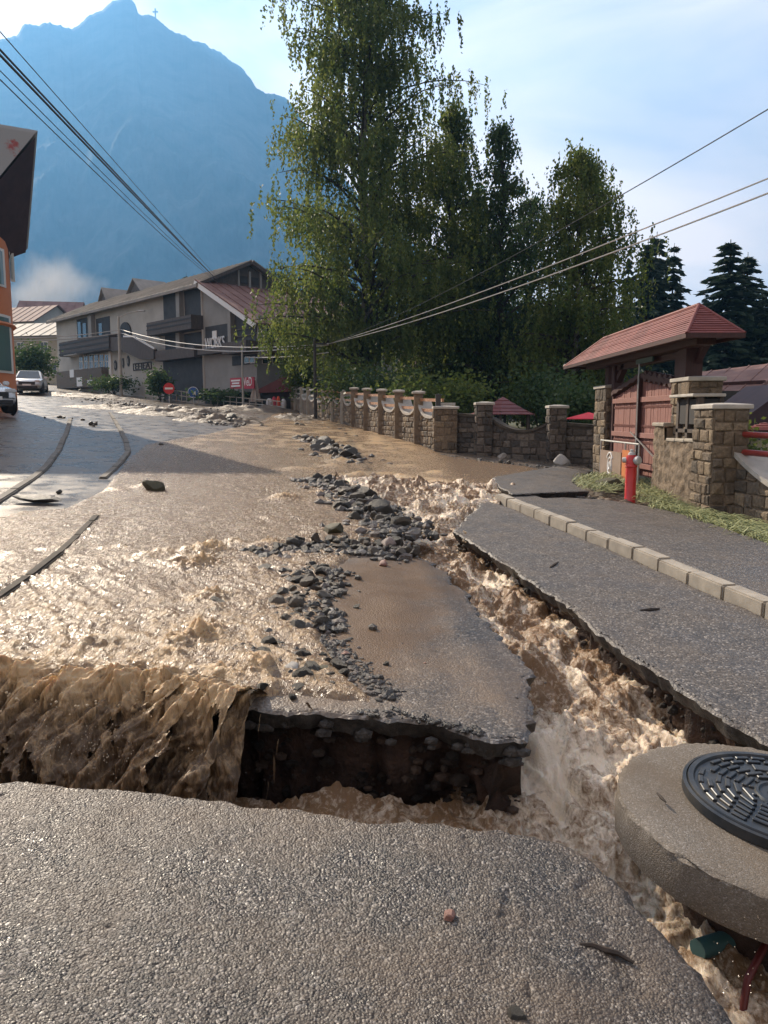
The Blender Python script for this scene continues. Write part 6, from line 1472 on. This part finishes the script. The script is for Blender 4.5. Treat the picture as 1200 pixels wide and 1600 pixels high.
# ================================================================== TREES
def tri_tubes(mb, pts, r0, r1, n=5): mb.tube(pts, [r0+(r1-r0)*k/(len(pts)-1) for k in range(len(pts))], n, caps=False)
def leaves(name, C, size, mat, parent, rng, vert=0.5, aspect=1.7, droop=None):
    n = len(C); a = rng.uniform(0, 2*np.pi, n); t = rng.normal(0, 0.55, n)
    d = np.stack([np.cos(a)*np.cos(t)*(1-vert), np.sin(a)*np.cos(t)*(1-vert), -vert+0.4*np.sin(t)], 1)
    if droop is not None: d = droop
    d /= np.linalg.norm(d, axis=1)[:, None]+1e-9
    b = rng.uniform(0, 2*np.pi, n); r = np.stack([np.cos(b), np.sin(b), rng.normal(0, .35, n)], 1); w = np.cross(d, r); w /= np.linalg.norm(w, axis=1)[:, None]+1e-9
    s = size*rng.uniform(0.55, 1.35, n)[:, None]; l = s*aspect/2; ww = s/2
    V = np.stack([C-d*l, C+w*ww, C+d*l, C-w*ww], 1).reshape(-1, 3)
    F = np.arange(n*4).reshape(-1, 4)
    return np_mesh(name, V, F, mat, parent, False)
def birch(name, label, x, y, H, prof, nl, ns, per, lsize, seed, trunk_r=0.22, lean=(0, 0), mat='leaf_birch', z=None, hmin=0.1, strand=(0.3, 1.25), gap=0.0):
    rng = np.random.default_rng(seed); z0 = pz(x, y)-.2 if z is None else z
    root = thing(name, label, 'tree', (x, y, z0))
    hs = np.array([p[0] for p in prof])*H; rs_ = np.array([p[1] for p in prof])
    tp = [Vector((x+lean[0]*k/12+.12*math.sin(k*1.3+seed), y+lean[1]*k/12+.1*math.cos(k*1.1), z0+H*0.97*k/12)) for k in range(13)]
    def tpos(h): f = min(max(h/(H*.97)*12, 0), 11.999); k = int(f); return tp[k].lerp(tp[k+1], f-k)
    mb = MB(); tri_tubes(mb, tp, trunk_r, .03, 9); mb.build('trunk', M['birchbark'] if 'birch' in mat else M['bark'], root, smooth=True)
    mb = MB(); pts = []; dirs = []
    for i in range(nl):
        h0 = H*(hmin+(.95-hmin)*((i+rng.random())/nl)**1.2); az = i*2.39996+rng.normal(0, .35)
        rise = H*rng.uniform(.04, .13); he = min(h0+rise, H*.985)
        rad = np.interp(he, hs, rs_)*rng.uniform(.45, 1.08)
        lump = 0.82+0.3*float(fbm(np.array([math.cos(az)*1.6+seed]), np.array([h0*.35+math.sin(az)*1.6]), 2, seed)[0]); rad *= lump
        b = tpos(h0); out = Vector((math.cos(az), math.sin(az), 0))
        e = Vector((tpos(he).x, tpos(he).y, z0+he))+out*rad; m = b.lerp(e, .5)+UPZ*rise*.5; e2 = e-UPZ*rng.uniform(.2, .7)
        cur = [b.lerp(m, t).lerp(m.lerp(e2, t), t) for t in np.linspace(0, 1, 7)]
        tri_tubes(mb, cur, max(.02, .09*(1-h0/H)+.02), .012)
        for k in range(ns):
            t = rng.uniform(.22, 1.0)**.8; f = t*5.999; kk = int(f); p = cur[kk].lerp(cur[kk+1], f-kk)
            side_ = np.clip(rng.normal(0, .22+.09*rad, 3), -.9, .9)*np.array([1, 1, .7]); p = np.array(p)+side_
            L_ = rng.uniform(*strand)*(0.5+.6*min(1, rad/2.5)); m_ = max(3, int(per*L_/1.2)); q = np.linspace(0, 1, m_)
            sway = np.array([out.x, out.y, 0])*rng.uniform(0, .35)
            P = p[None]+sway[None]*np.sqrt(q)[:, None]*L_*.6+np.array([0, 0, -1.0])[None]*(q**1.15)[:, None]*L_+rng.normal(0, .05, (m_, 3))
            if P[-1, 2] < z0+.6: P = P[P[:, 2] > z0+.6]
            pts.append(P)
    mb.build('branches', M['bark'], root)
    P = np.concatenate(pts); leaves('crown', P, lsize, M[mat], root, rng, vert=.55); return root, len(P)
tot = 0
prof_big = [(0,.9),(.08,3.4),(.2,6.2),(.35,6.9),(.5,6.5),(.62,5.7),(.75,4.8),(.86,3.9),(.95,2.7),(1,1.7)]
for a in [('birch_tree','tallest weeping birch rising out of the top of the picture',-0.95,38.5,24.0,prof_big,185,40,24,.098,3,.30),
          ('birch_tree','second broad birch just right of the tallest birch',3.4,41.5,16.6,[(0,.8),(.1,3.0),(.3,4.2),(.6,3.9),(.8,2.9),(1,.6)],105,34,22,.10,5,.22),
          ('birch_tree','weeping birch with drooping strands left of the firs',9.2,37.5,13.6,[(0,.8),(.12,3.1),(.35,4.0),(.6,3.8),(.8,3.1),(.93,2.0),(1,.6)],90,32,22,.098,7,.18),
          ('birch_tree','slim birch crown leaning right against the sky',10.6,39.5,13.2,[(0,.3),(.3,1.2),(.6,1.8),(.85,1.7),(1,.4)],46,26,22,.098,9,.12)]:
    tot += birch(*a)[1]
def conifer(root, x, y, z0, H, rbase, seed, mat, layers=26, per=8, dens=13, droop=.35, sparse=0.0, hmin=.08, lsize=.16, tr=.16, power=.9, parts=True, rv=(.6, 1.12)):
    rng = np.random.default_rng(seed); mb = MB(); mb.tube([(x, y, z0), (x+.05, y, z0+H*.5), (x, y, z0+H)], [tr, tr*.55, .015], 7, caps=False); mb.build('trunk', M['bark'], root, smooth=True)
    mbb = MB(); P = []; D = []
    for k in range(layers):
        f = (k+rng.random()*.5)/layers; h = H*(hmin+(.985-hmin)*f); rad0 = rbase*(1-f)**power+.10
        for j in range(per):
            if rng.random() < sparse: continue
            az = 2*math.pi*j/per+k*.9+rng.normal(0, .22); rad = rad0*rng.uniform(*rv); o = np.array([math.cos(az), math.sin(az), 0.0])
            t = np.linspace(.08, 1, max(4, int(dens*(.35+.65*rad/rbase)))); b = np.array([x, y, z0+h])
            c = b[None]+o[None]*(rad*t)[:, None]+np.array([0, 0, 1.])[None]*(.12*rad*np.sin(t*2.2)-droop*rad*t**1.7+.10*rad*t**4)[:, None]
            if k % 2 == 0: mbb.tube([Vector(q) for q in c[::max(1, len(c)//4)]], .014, 3, caps=False)
            sidev = np.array([-o[1], o[0], 0])
            for s in (-1, 0, 1):
                q = c+sidev[None]*(s*.16*rad0*(1.1-t))[:, None]+rng.normal(0, .03+.02*rad0, c.shape); P.append(q)
                dd = np.tile(o+sidev*s*.9+np.array([0, 0, -.55]), (len(q), 1))+rng.normal(0, .3, c.shape); D.append(dd)
    if parts: mbb.build('branches', M['bark'], root)
    P = np.concatenate(P); D = np.concatenate(D); leaves('crown', P, lsize*(.7+.5*H/14), M[mat], root, rng, aspect=2.6, droop=D); return len(P)
for (u, Y, vt, rb, sd, lab) in ((778, 40, 186, 3.1, 21, 'tall larch with dark bare limbs between the birches'),(742, 44, 290, 3.4, 22, 'dark larch filling the gap behind the tall larch'),(822, 46, 300, 3.4, 23, 'dark conifer behind the drooping birch')):
    p = at(u, 640, Y); z = pz(p.x, Y)-.3; tot += birch('larch_tree', lab, p.x, Y, at(u, vt, Y).z-z, [(0,.6),(.08,rb),(.3,rb*1.05),(.55,rb*.85),(.8,rb*.55),(.93,rb*.3),(1,.1)], 150, 26, 20, .10, sd, .2, (0, 0), 'leaf_dark', z, .06, (.15, .6))[1]
# firs: four prototypes, copied
protos = []
for k in range(4):
    r = thing('fir_tree', 'x', 'tree', (0, 0, 0)); tot += conifer(r, 0, 0, 0, 14.0, 2.5, 40+k, 'leaf_fir', 24, 8, 13, .50, .22, .10, .20, .18, .85, True, (.45, 1.2)); protos.append(r)
used = [False]*4
def fir(u, vt, Y, k, label, group=None, vb=None, wide=1.0):
    p = at(u, vt, Y); zb = float(ground_z(np.array([p.x]), np.array([Y]))[0])-.3
    s = (p.z-zb)/14.0
    if not used[k]: o = protos[k]; used[k] = True
    else: o = copy_tree(protos[k])
    o.location = (p.x, Y, zb); o.scale = (s*wide, s*wide, s); o.rotation_euler = (0, 0, random.uniform(0, 6.28)); o['label'] = label
    if group: o['group'] = group
fir(1013, 374, 64, 0, 'left fir of the three standing behind the gate roof', wide=1.5); fir(1027, 362, 66, 1, 'tallest middle fir of the three behind the gate roof', wide=1.5); fir(1054, 380, 67, 2, 'slender right fir of the three behind the gate roof', wide=1.1)
fir(1142, 374, 60, 3, 'tall fir with spreading boughs right of the gate roof', wide=1.9); fir(1169, 394, 62, 0, 'fir beside the tall one at the right edge', wide=1.6); fir(983, 396, 66, 1, 'fir half hidden by the right birch', wide=.8)
fir(1199, 452, 60, 2, 'shorter fir at the very right picture edge', wide=1.6)
g_ = 'dark firs of the wood behind the gate'
for k in range(46):
    u = random.uniform(700, 1290); Y = random.uniform(72, 125); fir(u, random.uniform(468, 528)-(12 if u > 1100 else 0), Y, k % 4, 'dark fir in the wood behind the gate and the brown roof', g_, wide=random.uniform(1.0, 1.5))
for k, (u, vt, Y) in enumerate(((291,426,120),(303,428,125),(322,424,118),(333,430,130),(417,414,120),(428,417,125),(440,410,115),(345,425,140),(270,438,150),(222,448,150))):
    fir(u, vt, Y, k % 4, 'distant fir peeping over the chalet roof', 'distant firs above the chalet roof', wide=.8)
# bushes
def bush(name, label, u, v, Y, w, h, n, mat, seed, ls=.10, base=None):
    rng = np.random.default_rng(seed); p = at(u, v, Y); z = pz(p.x, Y)-.1 if base is None else base; r = thing(name, label, 'shrub', (p.x, Y, z))
    mb = MB(); P = []
    for k in range(14):
        a = rng.uniform(0, 6.28); e = Vector((p.x+w*.4*math.cos(a)*rng.random(), Y+w*.4*math.sin(a)*rng.random(), z+h*rng.uniform(.5, .9))); mb.tube([(p.x, Y, z), tuple(Vector((p.x, Y, z)).lerp(e, .5)+UPZ*.1), tuple(e)], [.02, .012, .006], 4, caps=False)
        c = np.array(e); P.append(c[None]+rng.normal(0, 1, (n//14, 3))*np.array([w*.17, w*.17, h*.16]))
    mb.build('stems', M['bark'], r); P = np.concatenate(P); P = P[P[:, 2] > z+.05]; leaves('foliage', P, ls, M[mat], r, rng, vert=.2)
bush('yellow_green_shrub', 'bright yellow green shrub beside the maroon hut', 468, 620, 45, 2.8, 4.2, 4200, 'leaf_bush', 3, .12)
bush('shrub', 'green shrub under the tallest birch', 545, 620, 36, 3.4, 2.6, 2600, 'leaf_birch', 5, .11)
bush('shrub', 'dark shrub behind the middle of the scalloped wall', 610, 620, 33, 3.4, 2.4, 2600, 'leaf_dark', 6, .11)
bush('shrub', 'shrub behind the near end of the scalloped wall', 660, 620, 30, 2.6, 2.2, 2200, 'leaf_birch', 7, .10)
bush('shrub', 'yellow tinted shrub between the gazebo and corner pillar', 720, 620, 29, 2.2, 2.2, 1800, 'leaf_bush', 8, .10)
bush('shrub', 'dark shrub right of the gazebo', 850, 630, 29, 3.0, 2.6, 2400, 'leaf_dark', 9, .11)
bush('shrub', 'dark green shrub left of the gate', 905, 630, 26, 2.2, 2.2, 2000, 'leaf_dark', 10, .10)
bush('shrub', 'bushy green shrub by the orange building', 50, 590, 62, 3.6, 3.2, 2800, 'leaf_dark', 11, .16)
bush('shrub', 'dark trellis shrub against the chalet building', 250, 607, 52.0, 1.5, 1.9, 1500, 'leaf_dark', 12, .13)
bush('shrub', 'small shrub beneath the street lamp', 178, 605, 59, 3.4, 1.4, 1400, 'leaf_dark', 13, .13)
bush('shrub', 'low hedge before the chalet plinth', 345, 628, 49, 4.0, 1.0, 1500, 'leaf_dark', 14, .12)
bush('shrub', 'garden shrub behind the right hand rails', 1150, 690, 15, 1.2, 1.3, 900, 'leaf_bush', 15, .06)
bush('shrub', 'green shrub behind the timber box', 1065, 660, 17, 1.2, 1.6, 900, 'leaf_dark', 16, .06)

# ================================================================== MOUNTAIN
sil = [(-1600,330),(-900,230),(-400,140),(-200,92),(-60,70),(0,62),(28,55),(34,42),(40,37),(52,39),(62,40),(70,36),(78,35),(92,40),(112,45),(122,40),(135,27),(150,19),(160,16),(170,6),(180,1),(190,-4),(205,-2),(212,9),(216,21),(222,24),(232,22),(243,28),(256,38),(266,47),(276,51),(288,55),(300,63),(318,67),(330,75),(345,82),(362,96),(376,104),(390,122),(403,139),(415,146),(430,147),(445,152),(455,163),(466,178),(478,200),(500,235),(560,305),(650,385),(750,450),(850,505),(1000,565),(1200,615),(1600,640)]
DM = 2300.0
us = np.unique(np.concatenate([np.linspace(-1600, 1600, 220), np.linspace(-80, 560, 330)])); vs = np.interp(us, [p[0] for p in sil], [p[1] for p in sil])
jag = np.where((us > -100) & (us < 520), 1, .3)*(2.2*fbm(us/9.0, us*0, 4, 3))
ridge = np.array([[*at(u, v+j, DM)] for u, v, j in zip(us, vs, jag)])
nt_ = 90; rows = []
for k in range(nt_):
    t = k/(nt_-1)
    base = ridge*np.array([.40, .40, 0]); base[:, 2] = plane(base[:, 0], base[:, 1])+8
    q = ridge*(1-t)+base*t; prof = (1-t)**1.35
    q[:, 2] = base[:, 2]+(ridge[:, 2]-base[:, 2])*prof
    am = sstep(0.14, .42, t)*math.sin(math.pi*min(t*1.0, 1))**.5
    wob = ridged(q[:, 0]/260+0.5*t, np.full(len(q), t*2.2), 4, 11)*80*am+ridged(q[:, 0]/80, np.full(len(q), t*7.), 4, 13)*30*am
    d = q[:, :2]/np.linalg.norm(q[:, :2], axis=1)[:, None]; q[:, 0] -= d[:, 0]*wob*.9; q[:, 1] -= d[:, 1]*wob*.9
    rows.append(q)
for k in range(1, 4): b = ridge.copy(); b[:, :2] *= 1+.09*k; b[:, 2] *= 1-.28*k; rows.insert(0, b)
V = np.concatenate(rows); mo = np_mesh('mountain', V, grid_faces(len(rows), len(us)), M['mount'], None, True); mo['kind'] = 'structure'
cpt = at(243, 27, DM-6); cx_ = thing('summit_cross', 'tiny metal cross on the ridge right of the mountain peak', 'cross', tuple(cpt-UPZ*6))
MB().box(cpt+UPZ*6, (3.2, 3.2, 34)).build('upright', M['pole_d'], cx_); MB().box(cpt+UPZ*14, (15, 3, 3.2)).build('cross_bar', M['pole_d'], cx_)

# ================================================================== AIR
def vol_mat(name, col, dens, aniso, noise=False):
    m = bpy.data.materials.new(name); m.use_nodes = True; t = m.node_tree; t.nodes.clear(); o = t.nodes.new('ShaderNodeOutputMaterial'); v = t.nodes.new('ShaderNodeVolumePrincipled')
    v.inputs['Color'].default_value = (*col, 1); v.inputs['Density'].default_value = dens; v.inputs['Anisotropy'].default_value = aniso; t.links.new(v.outputs[0], o.inputs['Volume']); return m, t, v
hm, _, _ = vol_mat('haze_air', (0.19, 0.50, 1.0), HAZE, 0.35)
hz_ = MB().box((0, 1375, 640), (11600, 3450, 1310)).build('haze', hm); hz_['kind'] = 'stuff'
# cloud of mist rising behind the far houses
mm, t, v = vol_mat('mist', (0.95, 0.96, 1.0), 0.0, 0.3)
N = t.nodes.new; tcn = N('ShaderNodeTexCoord'); nn = N('ShaderNodeTexNoise'); nn.inputs['Scale'].default_value = 0.09; nn.inputs['Detail'].default_value = 4
ln = N('ShaderNodeVectorMath'); ln.operation = 'LENGTH'; mpn = N('ShaderNodeMapping'); mpn.inputs['Scale'].default_value = (1/14, 1/14, 1/12)
t.links.new(tcn.outputs['Object'], nn.inputs['Vector']); t.links.new(tcn.outputs['Object'], mpn.inputs['Vector']); t.links.new(mpn.outputs[0], ln.inputs[0])
sb = N('ShaderNodeMath'); sb.operation = 'SUBTRACT'; t.links.new(nn.outputs['Fac'], sb.inputs[0]); m1 = N('ShaderNodeMath'); m1.operation = 'MULTIPLY'; m1.inputs[1].default_value = .42; t.links.new(ln.outputs['Value'], m1.inputs[0]); t.links.new(m1.outputs[0], sb.inputs[1])
mr = N('ShaderNodeMapRange'); mr.inputs['From Min'].default_value = .10; mr.inputs['From Max'].default_value = .40; mr.inputs['To Max'].default_value = 0.035; t.links.new(sb.outputs[0], mr.inputs['Value']); t.links.new(mr.outputs[0], v.inputs['Density'])
mc = at(72, 458, 230); mb = MB(); mb.lathe([(0,-17),(10,-14),(17,-8),(20,0),(17,8),(10,14),(0,17)], (0, 0, 0), 20, cap=False)
o = mb.build('mist', mm); o.location = mc; o['kind'] = 'stuff'
print('leaves', tot)
